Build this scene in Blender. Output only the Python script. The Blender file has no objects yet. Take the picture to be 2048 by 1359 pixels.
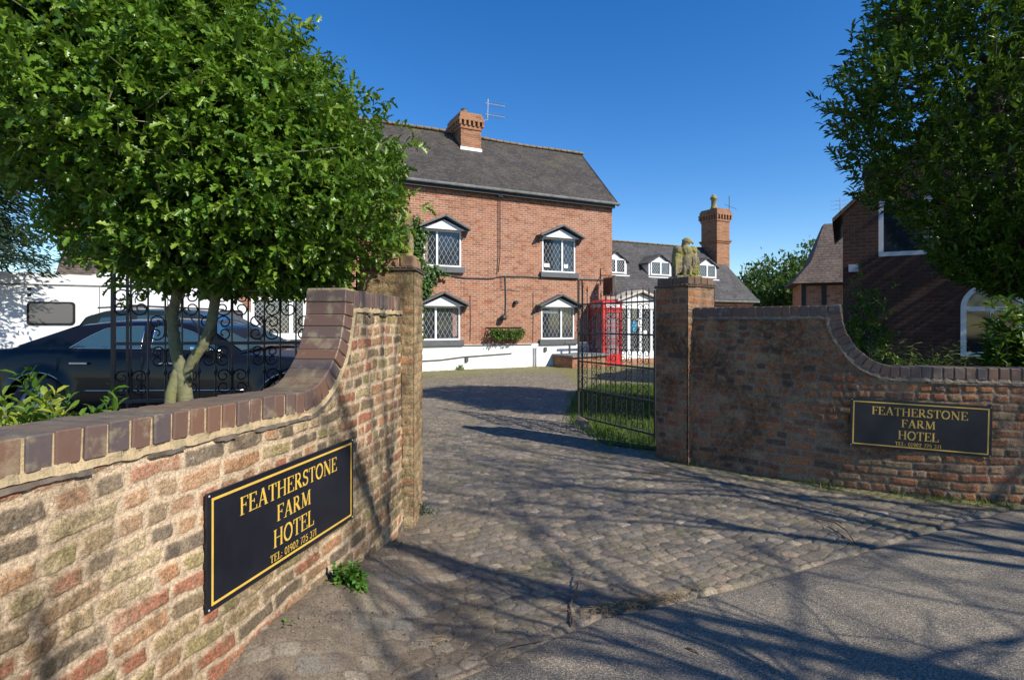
import bpy, math, random
import numpy as np
from math import sin, cos, pi, radians, atan2, sqrt
from mathutils import Vector, Matrix
rng = np.random.default_rng(7); random.seed(7)
S = bpy.context.scene
COL = S.collection
# ------------------------------------------------------------------ camera / light
F = 1100.0; H = 1.6; HY = 645.0
cd = bpy.data.cameras.new('camera'); cam = bpy.data.objects.new('camera', cd); COL.objects.link(cam)
cam.location = (0, 0, H); cam.rotation_euler = (radians(90), 0, 0)
cd.sensor_width = 36; cd.lens = 36*F/2048; cd.shift_y = (HY-679.5)/2048; cd.clip_end = 2000; cd.clip_start = 0.05
S.camera = cam
SUN_EL = radians(37); SUN_AZ = atan2(.815, -.58)     # azimuth from +Y towards +X
w = bpy.data.worlds.new('World'); S.world = w; w.use_nodes = True
wn = w.node_tree; bg = wn.nodes['Background']
sky = wn.nodes.new('ShaderNodeTexSky'); sky.sky_type = 'NISHITA'; sky.sun_disc = False
sky.sun_elevation = SUN_EL; sky.sun_rotation = SUN_AZ; sky.air_density = 1.0; sky.dust_density = 0.0; sky.ozone_density = 3.2; sky.altitude = 200
hs = wn.nodes.new('ShaderNodeHueSaturation'); hs.inputs['Saturation'].default_value = 1.34; hs.inputs['Hue'].default_value = .508; wn.links.new(sky.outputs[0], hs.inputs['Color']); wn.links.new(hs.outputs[0], bg.inputs[0]); bg.inputs[1].default_value = 0.128
sd = bpy.data.lights.new('sun', 'SUN'); sd.energy = 5.0; sd.angle = radians(0.5); sd.color = (1, .93, .81)
so = bpy.data.objects.new('sun', sd); COL.objects.link(so)
tos = Vector((sin(SUN_AZ)*cos(SUN_EL), cos(SUN_AZ)*cos(SUN_EL), sin(SUN_EL)))
so.rotation_euler = tos.to_track_quat('Z', 'Y').to_euler(); so.location = tos*30
S.view_settings.view_transform = 'Standard'; S.view_settings.look = 'None'; S.view_settings.exposure = 0.45; S.view_settings.gamma = 1
S.render.resolution_x = 1024; S.render.resolution_y = 679
S.cycles.max_bounces = 6; S.cycles.transparent_max_bounces = 8

# ------------------------------------------------------------------ helpers
def P(px, py, Z): return Vector(((px-1024)/F*Z, Z, H-(py-HY)/F*Z))
def G(px, py): Z = F*H/(py-HY); return Vector(((px-1024)/F*Z, Z, 0))
def sm(a, b, x):
    t = np.clip((x-a)/(b-a), 0, 1); return t*t*(3-2*t)
def hsh(i, j, k=0):
    i = np.asarray(i).astype(np.int64); j = np.asarray(j).astype(np.int64)
    h = (i*374761393 + j*668265263 + int(k)*974634777 + 12345) & 0x7fffffff
    h = ((h ^ (h >> 13))*1274126177) & 0x7fffffff
    h = ((h ^ (h >> 15))*668265263) & 0x7fffffff
    return ((h ^ (h >> 16)) & 0xffffff)/float(0xffffff)
def vn(x, y, k=0):
    xi = np.floor(x); yi = np.floor(y); fx = x-xi; fy = y-yi; fx = fx*fx*(3-2*fx); fy = fy*fy*(3-2*fy)
    a = hsh(xi, yi, k); b = hsh(xi+1, yi, k); c = hsh(xi, yi+1, k); d = hsh(xi+1, yi+1, k)
    return (a*(1-fx)+b*fx)*(1-fy)+(c*(1-fx)+d*fx)*fy
def fbm(x, y, k=0, o=4):
    s = 0; a = .5
    for i in range(o): s = s+a*vn(x*2**i, y*2**i, k+i*17); a *= .5
    return s

def tag(o, label=None, cat=None, group=None, kind=None):
    if label: o['label'] = label
    if cat: o['category'] = cat
    if group: o['group'] = group
    if kind: o['kind'] = kind
    return o
def thing(name, label, cat, loc=(0, 0, 0), rz=0, group=None):
    o = bpy.data.objects.new(name, None); COL.objects.link(o); o.location = loc; o.rotation_euler = (0, 0, rz); o.empty_display_size = .2
    return tag(o, label, cat, group)
def link(name, me, parent=None, loc=None):
    o = bpy.data.objects.new(name, me); COL.objects.link(o)
    if parent: o.parent = parent
    if loc is not None: o.location = loc
    return o
def npmesh(name, V, Fc, mat=None, parent=None, attrs=None, smooth=False):
    """V (n,3); Fc (m,k) same-size faces"""
    me = bpy.data.meshes.new(name); V = np.asarray(V, np.float32); Fc = np.asarray(Fc, np.int32); m, k = Fc.shape
    me.vertices.add(len(V)); me.vertices.foreach_set('co', V.ravel())
    me.loops.add(m*k); me.loops.foreach_set('vertex_index', Fc.ravel())
    me.polygons.add(m); me.polygons.foreach_set('loop_start', np.arange(m, dtype=np.int32)*k)
    me.update(calc_edges=True)
    if smooth: me.polygons.foreach_set('use_smooth', np.ones(m, bool))
    for n, a in (attrs or {}).items():
        at = me.attributes.new(n, 'FLOAT', 'POINT'); at.data.foreach_set('value', np.asarray(a, np.float32).ravel())
    if mat: me.materials.append(mat)
    return link(name, me, parent)
class MB:
    def __init__(s): s.v = []; s.f = []; s.t = []
    def add(s, vs, fs, t=None):
        n = len(s.v); s.v += [tuple(a) for a in vs]; s.f += [tuple(i+n for i in f) for f in fs]; s.t += [random.random() if t is None else t]*len(vs); return s
    def box(s, x0, x1, y0, y1, z0, z1, t=None):
        return s.add([(x0,y0,z0),(x1,y0,z0),(x1,y1,z0),(x0,y1,z0),(x0,y0,z1),(x1,y0,z1),(x1,y1,z1),(x0,y1,z1)],
              [(0,3,2,1),(4,5,6,7),(0,1,5,4),(1,2,6,5),(2,3,7,6),(3,0,4,7)], t)
    def obox(s, c, a, b, d, t=None, bev=0, jit=0):   # centre + half axes
        c, a, b, d = map(Vector, (c, a, b, d)); vs = []
        if bev == 0:
            for k in (-1, 1):
                for i, j in ((-1,-1),(1,-1),(1,1),(-1,1)): vs.append(c+a*i+b*j+d*k)
            return s.add(vs, [(0,3,2,1),(4,5,6,7),(0,1,5,4),(1,2,6,5),(2,3,7,6),(3,0,4,7)], t)
        # chamfered box: 24 verts
        A, B, D = a.length, b.length, d.length; idx = {}
        def J(): return random.uniform(-jit, jit)
        for i in (-1, 1):
            for j in (-1, 1):
                for k in (-1, 1):
                    jj = Vector((J(), J(), J()))
                    for ax in range(3):
                        fa = 1 if ax == 0 else 1-bev/A; fb = 1 if ax == 1 else 1-bev/B; fd = 1 if ax == 2 else 1-bev/D
                        idx[(i,j,k,ax)] = len(vs); vs.append(c+a*i*fa+b*j*fb+d*k*fd+jj)
        fs = []
        for q in (-1, 1):
            o = [(-1,-1),(1,-1),(1,1),(-1,1)]
            if q < 0: o = o[::-1]
            fs.append([idx[(q,m,n,0)] for m, n in o]); fs.append([idx[(n,q,m,1)] for m, n in o]); fs.append([idx[(m,n,q,2)] for m, n in o])
        for m in (-1, 1):
            for n in (-1, 1):
                fs.append([idx[(m,n,-1,0)], idx[(m,n,1,0)], idx[(m,n,1,1)], idx[(m,n,-1,1)]])
                fs.append([idx[(m,-1,n,0)], idx[(m,1,n,0)], idx[(m,1,n,2)], idx[(m,-1,n,2)]])
                fs.append([idx[(-1,m,n,1)], idx[(1,m,n,1)], idx[(1,m,n,2)], idx[(-1,m,n,2)]])
                for p in (-1, 1): pass
        for i in (-1, 1):
            for j in (-1, 1):
                for k in (-1, 1): fs.append([idx[(i,j,k,0)], idx[(i,j,k,1)], idx[(i,j,k,2)]])
        return s.add(vs, fs, t)
    def tube(s, pts, r, n=6, t=None, closed=False):
        pts = [Vector(p) for p in pts]; m = len(pts)
        rr = r if hasattr(r, '__len__') else [r]*m; vs = []; up = Vector((.13, .21, .97)).normalized(); prev = None
        for i, p in enumerate(pts):
            d = (pts[min(i+1, m-1)]-pts[max(i-1, 0)])
            if d.length < 1e-9: d = Vector((0, 0, 1))
            d.normalize()
            if prev is None: a = d.cross(up); a = a if a.length > .1 else d.cross(Vector((1, 0, 0)))
            else: a = prev-d*prev.dot(d)
            a.normalize(); prev = a; b = d.cross(a)
            for k in range(n): vs.append(p+(a*cos(2*pi*k/n)+b*sin(2*pi*k/n))*rr[i])
        fs = [(i*n+k, i*n+(k+1) % n, (i+1)*n+(k+1) % n, (i+1)*n+k) for i in range(m-1) for k in range(n)]
        fs += [tuple(range(n))[::-1], tuple((m-1)*n+k for k in range(n))]
        return s.add(vs, fs, t)
    def prism(s, poly, axis, a, b, t=None):
        """poly 2D extruded along axis ('x','y','z') from a to b"""
        n = len(poly); mk = {'x': lambda p, q: (q, p[0], p[1]), 'y': lambda p, q: (p[0], q, p[1]), 'z': lambda p, q: (p[0], p[1], q)}[axis]
        vs = [mk(p, a) for p in poly]+[mk(p, b) for p in poly]
        return s.add(vs, [tuple(range(n))[::-1], tuple(range(n, 2*n))]+[(i, (i+1) % n, n+(i+1) % n, n+i) for i in range(n)], t)
    def lathe(s, prof, c=(0, 0, 0), n=12, t=None, axis='z'):
        vs = []; 
        for r, z in prof:
            for k in range(n):
                a = 2*pi*k/n
                v = (r*cos(a), r*sin(a), z) if axis == 'z' else (r*cos(a), z, r*sin(a))
                vs.append((v[0]+c[0], v[1]+c[1], v[2]+c[2]))
        m = len(prof); fs = [(i*n+k, i*n+(k+1) % n, (i+1)*n+(k+1) % n, (i+1)*n+k) for i in range(m-1) for k in range(n)]
        fs += [tuple(range(n))[::-1], tuple((m-1)*n+k for k in range(n))]
        return s.add(vs, fs, t)
    def build(s, name, mat, parent=None, smooth=False, fix=True):
        me = bpy.data.meshes.new(name); me.from_pydata(s.v, [], s.f)
        at = me.attributes.new('rnd', 'FLOAT', 'POINT'); at.data.foreach_set('value', s.t)
        if fix:
            import bmesh
            bm = bmesh.new(); bm.from_mesh(me); bmesh.ops.recalc_face_normals(bm, faces=bm.faces); bm.to_mesh(me); bm.free()
        me.update()
        uv = me.uv_layers.new(name='UVMap'); nl = len(me.loops); UV = np.zeros((nl, 2), np.float32)
        co = np.zeros(len(me.vertices)*3, np.float32); me.vertices.foreach_get('co', co); co = co.reshape(-1, 3)
        for p in me.polygons:
            n = p.normal
            if abs(n.z) > .98: u = Vector((1, 0, 0)); v = Vector((0, 1, 0))
            else: u = Vector((0, 0, 1)).cross(n).normalized(); v = n.cross(u)
            for li in p.loop_indices:
                c = co[me.loops[li].vertex_index]; UV[li] = (c[0]*u.x+c[1]*u.y+c[2]*u.z, c[0]*v.x+c[1]*v.y+c[2]*v.z)
        uv.data.foreach_set('uv', UV.ravel())
        if smooth:
            for p in me.polygons: p.use_smooth = True
        me.materials.append(mat)
        return link(name, me, parent)

# ------------------------------------------------------------------ materials
class NT:
    def __init__(s, name):
        s.m = bpy.data.materials.new(name); s.m.use_nodes = True; s.t = s.m.node_tree; s.b = s.t.nodes['Principled BSDF']; s.out = s.t.nodes['Material Output']
    def n(s, ty, **kw):
        x = s.t.nodes.new('ShaderNode'+ty)
        for k, v in kw.items():
            if k.startswith('i_'): 
                key = k[2:]; key = int(key) if key.isdigit() else key.replace('_', ' ')
                x.inputs[key].default_value = v
            else: setattr(x, k, v)
        return x
    def l(s, a, b): s.t.links.new(a, b); return s
    def coord(s, kind='Object'): return s.n('TexCoord').outputs[kind]
    def noise(s, vec, scale, detail=4, rough=.55, dist=0):
        x = s.n('TexNoise', i_Scale=scale, i_Detail=detail, i_Roughness=rough, i_Distortion=dist); s.l(vec, x.inputs['Vector']); return x.outputs['Fac']
    def ramp(s, fac, stops, interp='LINEAR'):
        x = s.n('ValToRGB'); r = x.color_ramp; r.interpolation = interp
        while len(r.elements) < len(stops): r.elements.new(.5)
        for e, (p, c) in zip(r.elements, stops):
            e.position = p; e.color = (c, c, c, 1) if not hasattr(c, '__len__') else (*c, 1)
        s.l(fac, x.inputs[0]); return x.outputs[0]
    def mix(s, fac, a, b, mode='MIX'):
        x = s.n('Mix', data_type='RGBA', blend_type=mode); s.set(x.inputs[0], fac); s.set(x.inputs[6], a); s.set(x.inputs[7], b); return x.outputs[2]
    def set(s, inp, v):
        if isinstance(v, bpy.types.NodeSocket): s.t.links.new(v, inp)
        elif hasattr(v, '__len__'): inp.default_value = (*v, 1) if len(v) == 3 else v
        else: inp.default_value = v
    def math(s, op, a, b=0.5, clamp=False):
        x = s.n('Math', operation=op, use_clamp=clamp); s.set(x.inputs[0], a); s.set(x.inputs[1], b); return x.outputs[0]
    def attr(s, name): return s.n('Attribute', attribute_name=name).outputs['Fac']
    def bump(s, h, strength=.3, dist=.01):
        x = s.n('Bump', i_Strength=strength, i_Distance=dist); s.l(h, x.inputs['Height']); s.l(x.outputs[0], s.b.inputs['Normal']); return x
    def col(s, c): s.set(s.b.inputs['Base Color'], c); return s
    def rough(s, c): s.set(s.b.inputs['Roughness'], c); return s
def simple(name, c1, c2=None, scale=8, rough=.6, bump=.15, metal=0, spec=.5, bscale=None, bdist=.005, coat=0):
    t = NT(name); c2 = c2 or tuple(x*.75 for x in c1); oc = t.coord()
    n = t.noise(oc, scale, 5); t.col(t.mix(t.ramp(n, [(.35, 0.), (.65, 1.)]), c1, c2))
    t.rough(t.math('ADD', t.math('MULTIPLY', n, .2), rough-.1)); t.b.inputs['Metallic'].default_value = metal; t.b.inputs['Specular IOR Level'].default_value = spec
    t.b.inputs['Coat Weight'].default_value = coat
    if bump: t.bump(t.noise(oc, bscale or scale*5, 3), bump, bdist)
    return t.m

def wall_brick_mat(name, tones, mortar, moss, moss_amt, grime, zmoss=.25):
    t = NT(name); oc = t.coord(); r = t.attr('rnd'); mo = t.attr('mort'); n1 = t.noise(oc, 28, 6, .65); n2 = t.noise(oc, 3.2, 5, .6); n3 = t.noise(oc, 90, 3, .6)
    c = t.ramp(r, [(i/len(tones), tn) for i, tn in enumerate(tones)], 'CONSTANT')
    c = t.mix(t.math('MULTIPLY', t.ramp(n1, [(.38, 0.), (.6, 1.)]), .38), c, grime)
    c = t.mix(t.ramp(t.noise(oc, 120, 4, .7), [(.38, .6), (.55, 0.)]), c, tuple(x*.4 for x in grime))
    # smears of mortar and lime across bricks
    sme = t.ramp(t.noise(oc, 6, 8, .75, .5), [(.52, 0.), (.61, 1.)])
    c = t.mix(t.math('MULTIPLY', sme, .42), c, t.mix(n1, mortar, tuple(x*.6 for x in mortar)))
    mc = t.mix(n1, mortar, tuple(x*.55 for x in mortar)); c = t.mix(mo, mc, c)
    sep = t.n('SeparateXYZ'); t.l(oc, sep.inputs[0]); z = sep.outputs[2]
    lowf = t.ramp(t.math('MULTIPLY', z, .5), [(0., .42), (zmoss*.5, .2), (.3, .0), (.44, .05), (.54, .3), (.6, .32), (.75, .12), (.95, .1)])
    ms = t.math('ADD', t.math('ADD', n2, lowf), moss_amt-.5); ms = t.ramp(ms, [(.52, 0.), (.72, 1.)])
    mc2 = t.mix(t.noise(oc, 14, 4), moss, tuple(x*.5 for x in moss))
    c = t.mix(t.math('MULTIPLY', ms, t.ramp(n1, [(.3, .35), (.6, .95)])), c, mc2)
    # lichen specks
    vo = t.n('TexVoronoi', i_Scale=38.); t.l(oc, vo.inputs['Vector']); sp = t.ramp(t.math('ADD', vo.outputs['Distance'], t.math('MULTIPLY', t.noise(oc, 6), .8)), [(.40, .8), (.5, 0.)])
    c = t.mix(t.math('MULTIPLY', sp, .5), c, (.52, .5, .42))
    st = t.ramp(t.noise(oc, 1.7, 6, .7, .5), [(.42, 0.), (.6, 1.)]); c = t.mix(t.math('MULTIPLY', st, t.ramp(n1, [(.35, .3), (.6, .85)])), c, tuple(x*.33 for x in grime))
    g = t.math('ADD', t.math('MULTIPLY', t.noise(oc, 75, 5, .75), .6), t.math('MULTIPLY', t.noise(oc, 260, 3, .7), .4)); c = t.mix(1., c, t.ramp(g, [(.36, .38), (.5, 1.05), (.64, 1.6)]), 'MULTIPLY')
    t.col(c).rough(.92); t.b.inputs['Specular IOR Level'].default_value = .2
    t.bump(t.math('ADD', n1, n3), .9, .007); return t.m
M = {}
M['wallL'] = wall_brick_mat('old_sandy_brick', [(.3,.17,.09),(.36,.12,.07),(.38,.27,.14),(.2,.14,.085),(.4,.2,.1),(.34,.27,.12),(.085,.07,.06),(.36,.22,.12),(.46,.23,.12),(.25,.21,.085),(.36,.12,.07),(.42,.33,.18),(.11,.085,.065),(.33,.16,.09)],
                   (.58,.44,.3), (.24,.225,.06), .07, (.22,.165,.095))
M['wallR'] = wall_brick_mat('old_red_brick', [(.36,.16,.085),(.42,.18,.09),(.24,.11,.07),(.5,.2,.085),(.36,.26,.14),(.12,.08,.065),(.44,.28,.16),(.38,.13,.07),(.54,.21,.085),(.28,.17,.11)],
                   (.33,.24,.16), (.28,.25,.085), -.01, (.2,.115,.065))
M['pillL'] = wall_brick_mat('gate_pillar_brick', [(.4,.27,.14),(.46,.31,.16),(.42,.2,.1),(.33,.22,.12),(.48,.37,.2),(.4,.25,.14)], (.42,.32,.19), (.3,.27,.1), -.04, (.3,.21,.11))
def brick_mat(name, c1, c2, mortar, bw=.225, rh=.075, ms=.01, var=(.5, .35, .2), amt=.35):
    t = NT(name); uv = t.coord('UV'); oc = t.coord()
    b = t.n('TexBrick', i_Color1=(*c1, 1), i_Color2=(*c2, 1), i_Mortar=(*mortar, 1), i_Scale=1., i_Mortar_Size=ms, i_Mortar_Smooth=.3, i_Bias=-.1, i_Brick_Width=bw, i_Row_Height=rh)
    nd = t.n('TexNoise', i_Scale=9., i_Detail=2.); t.l(oc, nd.inputs['Vector'])
    vm = t.n('VectorMath', operation='MULTIPLY_ADD'); t.l(nd.outputs['Color'], vm.inputs[0]); vm.inputs[1].default_value = (.012, .012, 0); t.l(uv, vm.inputs[2])
    t.l(vm.outputs[0], b.inputs['Vector'])
    n = t.noise(oc, 1.1, 5, .65); c = t.mix(t.math('MULTIPLY', t.ramp(n, [(.4, 0.), (.65, 1.)]), amt), b.outputs['Color'], var)
    c = t.mix(t.ramp(t.noise(oc, .45, 6, .7, .6), [(.5, 0.), (.68, .45)]), c, tuple(x*.5 for x in c1))
    # per-brick dark and pale ones
    b2 = t.n('TexBrick', i_Color1=(0, 0, 0, 1), i_Color2=(1, 1, 1, 1), i_Mortar=(.5, .5, .5, 1), i_Scale=1., i_Mortar_Size=0., i_Brick_Width=bw, i_Row_Height=rh); t.l(vm.outputs[0], b2.inputs['Vector'])
    c = t.mix(t.ramp(b2.outputs['Color'], [(.0, .8), (.3, 0.), (.8, 0.), (1., .45)]), c, tuple(x*.45 for x in c1))
    c = t.mix(t.math('MULTIPLY', t.ramp(t.noise(oc, 5, 6, .7), [(.5, 0.), (.7, 1.)]), .35), c, mortar)
    t.col(c).rough(.9); t.bump(t.math('ADD', t.math('MULTIPLY', b.outputs['Fac'], -1.), t.math('MULTIPLY', t.noise(oc, 40), .4)), .5, .008); return t.m
M['brick'] = brick_mat('orange_red_brick', (.4,.128,.058), (.15,.058,.042), (.42,.33,.24), ms=.013, var=(.36,.19,.11), amt=.35)
M['brick_wing'] = brick_mat('wing_brick', (.4,.15,.08), (.34,.12,.07), (.4,.3,.23))
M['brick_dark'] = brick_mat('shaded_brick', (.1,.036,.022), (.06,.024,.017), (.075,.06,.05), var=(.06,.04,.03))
M['brick_stack'] = brick_mat('chimney_brick', (.36,.13,.06), (.2,.08,.05), (.33,.24,.15), var=(.32,.2,.08))
def roof_mat(name, c1, c2, moss=(.13,.13,.04), amt=.5, mscale=.9):
    t = NT(name); uv = t.coord('UV'); oc = t.coord()
    b = t.n('TexBrick', i_Color1=(*c1, 1), i_Color2=(*c2, 1), i_Mortar=(*[x*.35 for x in c1], 1), i_Scale=1., i_Mortar_Size=.008, i_Mortar_Smooth=.6, i_Brick_Width=.17, i_Row_Height=.105)
    nd = t.n('TexNoise', i_Scale=2.5, i_Detail=4.); t.l(oc, nd.inputs['Vector'])
    vm = t.n('VectorMath', operation='MULTIPLY_ADD'); t.l(nd.outputs['Color'], vm.inputs[0]); vm.inputs[1].default_value = (.03, .05, 0); t.l(uv, vm.inputs[2]); t.l(vm.outputs[0], b.inputs['Vector'])
    c = b.outputs['Color']; c = t.mix(t.math('MULTIPLY', t.ramp(t.noise(oc, 1.5, 6, .7), [(.45, 0.), (.62, 1.)]), .5), c, tuple(x*1.6 for x in c1))
    c = t.mix(t.math('MULTIPLY', t.ramp(t.noise(oc, mscale, 7, .75), [(.55, 0.), (.68, 1.)]), amt), c, moss)
    # each course lifts at its lower edge
    sp = t.n('SeparateXYZ'); t.l(vm.outputs[0], sp.inputs[0]); fr = t.math('FRACT', t.math('DIVIDE', sp.outputs[1], .105))
    c = t.mix(t.ramp(fr, [(0., .9), (.28, 0.)]), c, tuple(x*.3 for x in c1)); c = t.mix(1., c, t.ramp(t.noise(oc, 13, 5, .75), [(.36, .5), (.5, 1.), (.64, 1.5)]), 'MULTIPLY')
    t.col(c).rough(.85); t.bump(t.math('ADD', t.math('MULTIPLY', fr, -1.), t.math('MULTIPLY', t.noise(oc, 30), .6)), .8, .02); return t.m
M['roof'] = roof_mat('dark_clay_tiles', (.062,.052,.043), (.034,.029,.026), amt=.85, mscale=.55, moss=(.1,.095,.03))
M['roof_wing'] = roof_mat('grey_tiles', (.075,.07,.068), (.05,.048,.047), amt=.15)
M['roof_annex'] = roof_mat('brown_tiles', (.11,.08,.065), (.075,.055,.045), amt=.2)
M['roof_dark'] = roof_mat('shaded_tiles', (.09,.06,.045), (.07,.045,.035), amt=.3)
M['ridge'] = simple('ridge_tile', (.22,.15,.085), (.15,.11,.06), 6, .85, .4)
M['white'] = simple('white_paint', (.78,.79,.8), (.72,.73,.74), 3, .45, .05)
M['render'] = simple('white_render', (.83,.83,.82), (.68,.67,.63), 1.6, .85, .4, bscale=30)
M['greyp'] = simple('grey_paint', (.1,.105,.115), (.075,.08,.085), 5, .55, .1)
M['lead'] = simple('lead_strip', (.42,.44,.45), (.34,.35,.36), 5, .5, 0)
def glass(name, c=(.02,.025,.03), r=.06):
    t = NT(name); t.col(c).rough(r); t.b.inputs['Specular IOR Level'].default_value = .8; t.bump(t.noise(t.coord(), 1.5, 2), .06, .02); return t.m
M['glass'] = glass('window_glass'); M['glass_car'] = glass('car_glass', (.03,.07,.1), .04)
M['glass_tint'] = glass('caravan_glass', (.09,.085,.095), .15)
M['iron'] = simple('black_iron', (.018,.018,.02), (.03,.027,.025), 20, .45, .2, spec=.6)
M['pipe'] = simple('black_pipe', (.03,.03,.032), None, 10, .5, 0)
M['cable'] = simple('grey_cable', (.08,.08,.09), None, 10, .6, 0)
M['gutter'] = simple('gutter_grey', (.16,.17,.16), (.1,.1,.1), 5, .6, .1)
M['red'] = simple('red_paint', (.5,.02,.015), (.42,.02,.02), 4, .35, .05, coat=.3)
M['kglass'] = simple('kiosk_glass', (.25,.2,.22), (.12,.09,.1), 3, .2, 0)
M['stone'] = None
def eagle_mat():
    t = NT('mossy_stone'); oc = t.coord(); n = t.noise(oc, 22, 6, .7); c = t.mix(t.ramp(n, [(.35, 0.), (.65, 1.)]), (.3,.25,.15), (.13,.11,.07))
    c = t.mix(t.ramp(t.noise(oc, 7, 5), [(.45, 0.), (.62, .9)]), c, (.34,.31,.07)); t.col(c).rough(.95); t.bump(n, .9, .02); return t.m
M['stone'] = eagle_mat()
def coping_mat():
    t = NT('purple_engineering_brick'); oc = t.coord(); r = t.attr('rnd')
    c = t.ramp(r, [(0, (.115,.075,.062)), (.2, (.14,.078,.055)), (.4, (.085,.068,.07)), (.55, (.175,.09,.055)), (.7, (.12,.078,.064)), (.85, (.15,.078,.048))], 'CONSTANT')
    n = t.noise(oc, 35, 5, .65); c = t.mix(t.math('MULTIPLY', n, .5), c, (.1,.065,.06))
    c = t.mix(t.math('MULTIPLY', t.ramp(t.noise(oc, 9, 6, .7), [(.53, 0.), (.66, 1.)]), .7), c, (.26,.22,.14))
    geo = t.n('NewGeometry'); sp = t.n('SeparateXYZ'); t.l(geo.outputs['Normal'], sp.inputs[0])
    top = t.ramp(sp.outputs[2], [(.6, 0.), (.95, 1.)]); c = t.mix(t.math('MULTIPLY', top, t.ramp(t.noise(oc, 12, 5), [(.35, .2), (.6, .9)])), c, (.16,.13,.085))
    t.col(c).rough(t.ramp(n, [(.3, .4), (.7, .75)])); t.bump(n, .35, .004); return t.m
M['coping'] = coping_mat()
M['mortar'] = simple('sandy_mortar', (.45,.34,.2), (.28,.22,.13), 14, .95, .9, bscale=60, bdist=.01)
M['mortarD'] = simple('weathered_mortar', (.3,.24,.17), (.17,.14,.1), 14, .95, .9, bscale=60, bdist=.01)
M['tile'] = simple('creasing_tile', (.16,.12,.09), (.09,.075,.06), 16, .9, .6)
M['signblk'] = simple('sign_black', (.007,.008,.013), (.012,.013,.02), 5, .35, .05, spec=.5)
M['gold'] = simple('gold_lettering', (.62,.4,.06), (.5,.33,.07), 15, .5, .05)
M['goldD'] = M['gold']
def bark(name, c1, c2, moss=None):
    t = NT(name); oc = t.coord(); n = t.noise(oc, 16, 6, .7, 1.2); c = t.mix(t.ramp(n, [(.35, 0.), (.65, 1.)]), c1, c2)
    if moss: c = t.mix(t.ramp(t.noise(oc, 5, 5), [(.42, 0.), (.6, .85)]), c, moss)
    t.col(c).rough(.9); t.bump(n, .8, .015); return t.m
M['bark'] = bark('holly_bark', (.23,.22,.13), (.12,.12,.07), (.17,.17,.065)); M['bark2'] = bark('dark_bark', (.09,.07,.05), (.05,.04,.03))
M['twig'] = bark('dry_twig', (.2,.14,.09), (.1,.07,.05))
def leaf_mat(name, cols, rough=.35, trans=.25, spec=.5, back=None):
    t = NT(name); r = t.attr('tint'); n = t.noise(t.coord(), 3.5, 3); c = t.ramp(r, [(i/max(1, len(cols)-1), q) for i, q in enumerate(cols)])
    c = t.mix(t.math('MULTIPLY', n, .35), c, tuple(x*.55 for x in cols[0]))
    t.col(c).rough(rough); t.b.inputs['Specular IOR Level'].default_value = spec
    tr = t.n('BsdfTranslucent'); t.l(t.mix(.5, c, (.22,.36,.03)), tr.inputs[0]); mx = t.n('MixShader'); mx.inputs[0].default_value = trans
    t.l(t.b.outputs[0], mx.inputs[1]); t.l(tr.outputs[0], mx.inputs[2]); t.l(mx.outputs[0], t.out.inputs[0]); return t.m
M['holly'] = leaf_mat('holly_leaf', [(.04,.1,.012),(.09,.19,.016),(.15,.265,.022),(.27,.36,.05)], .38, .25, .45)
M['laurel'] = leaf_mat('laurel_leaf', [(.035,.09,.012),(.06,.14,.014),(.11,.2,.02),(.2,.28,.04)], .35, .2, .4)
M['conifer'] = leaf_mat('conifer_leaf', [(.015,.04,.025),(.03,.07,.045),(.07,.12,.08)], .6, .1, .3)
M['tree'] = leaf_mat('tree_leaf', [(.03,.06,.012),(.05,.1,.02),(.09,.15,.035)], .5, .25, .3)
M['ivy'] = leaf_mat('ivy_leaf', [(.03,.07,.015),(.055,.12,.02),(.09,.17,.03)], .4, .2, .4)
M['gold_leaf'] = leaf_mat('variegated_leaf', [(.06,.14,.02),(.14,.24,.03),(.3,.36,.04),(.5,.48,.07)], .35, .3, .5)
M['weed'] = leaf_mat('weed_leaf', [(.045,.12,.015),(.08,.2,.02),(.13,.26,.04)], .5, .3, .3)
M['bladey'] = leaf_mat('grass_blade', [(.07,.13,.02),(.12,.2,.03),(.25,.26,.07)], .6, .3, .2)
M['straw'] = leaf_mat('dry_straw', [(.2,.13,.07),(.36,.26,.14),(.45,.34,.2)], .7, .1, .2)

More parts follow.
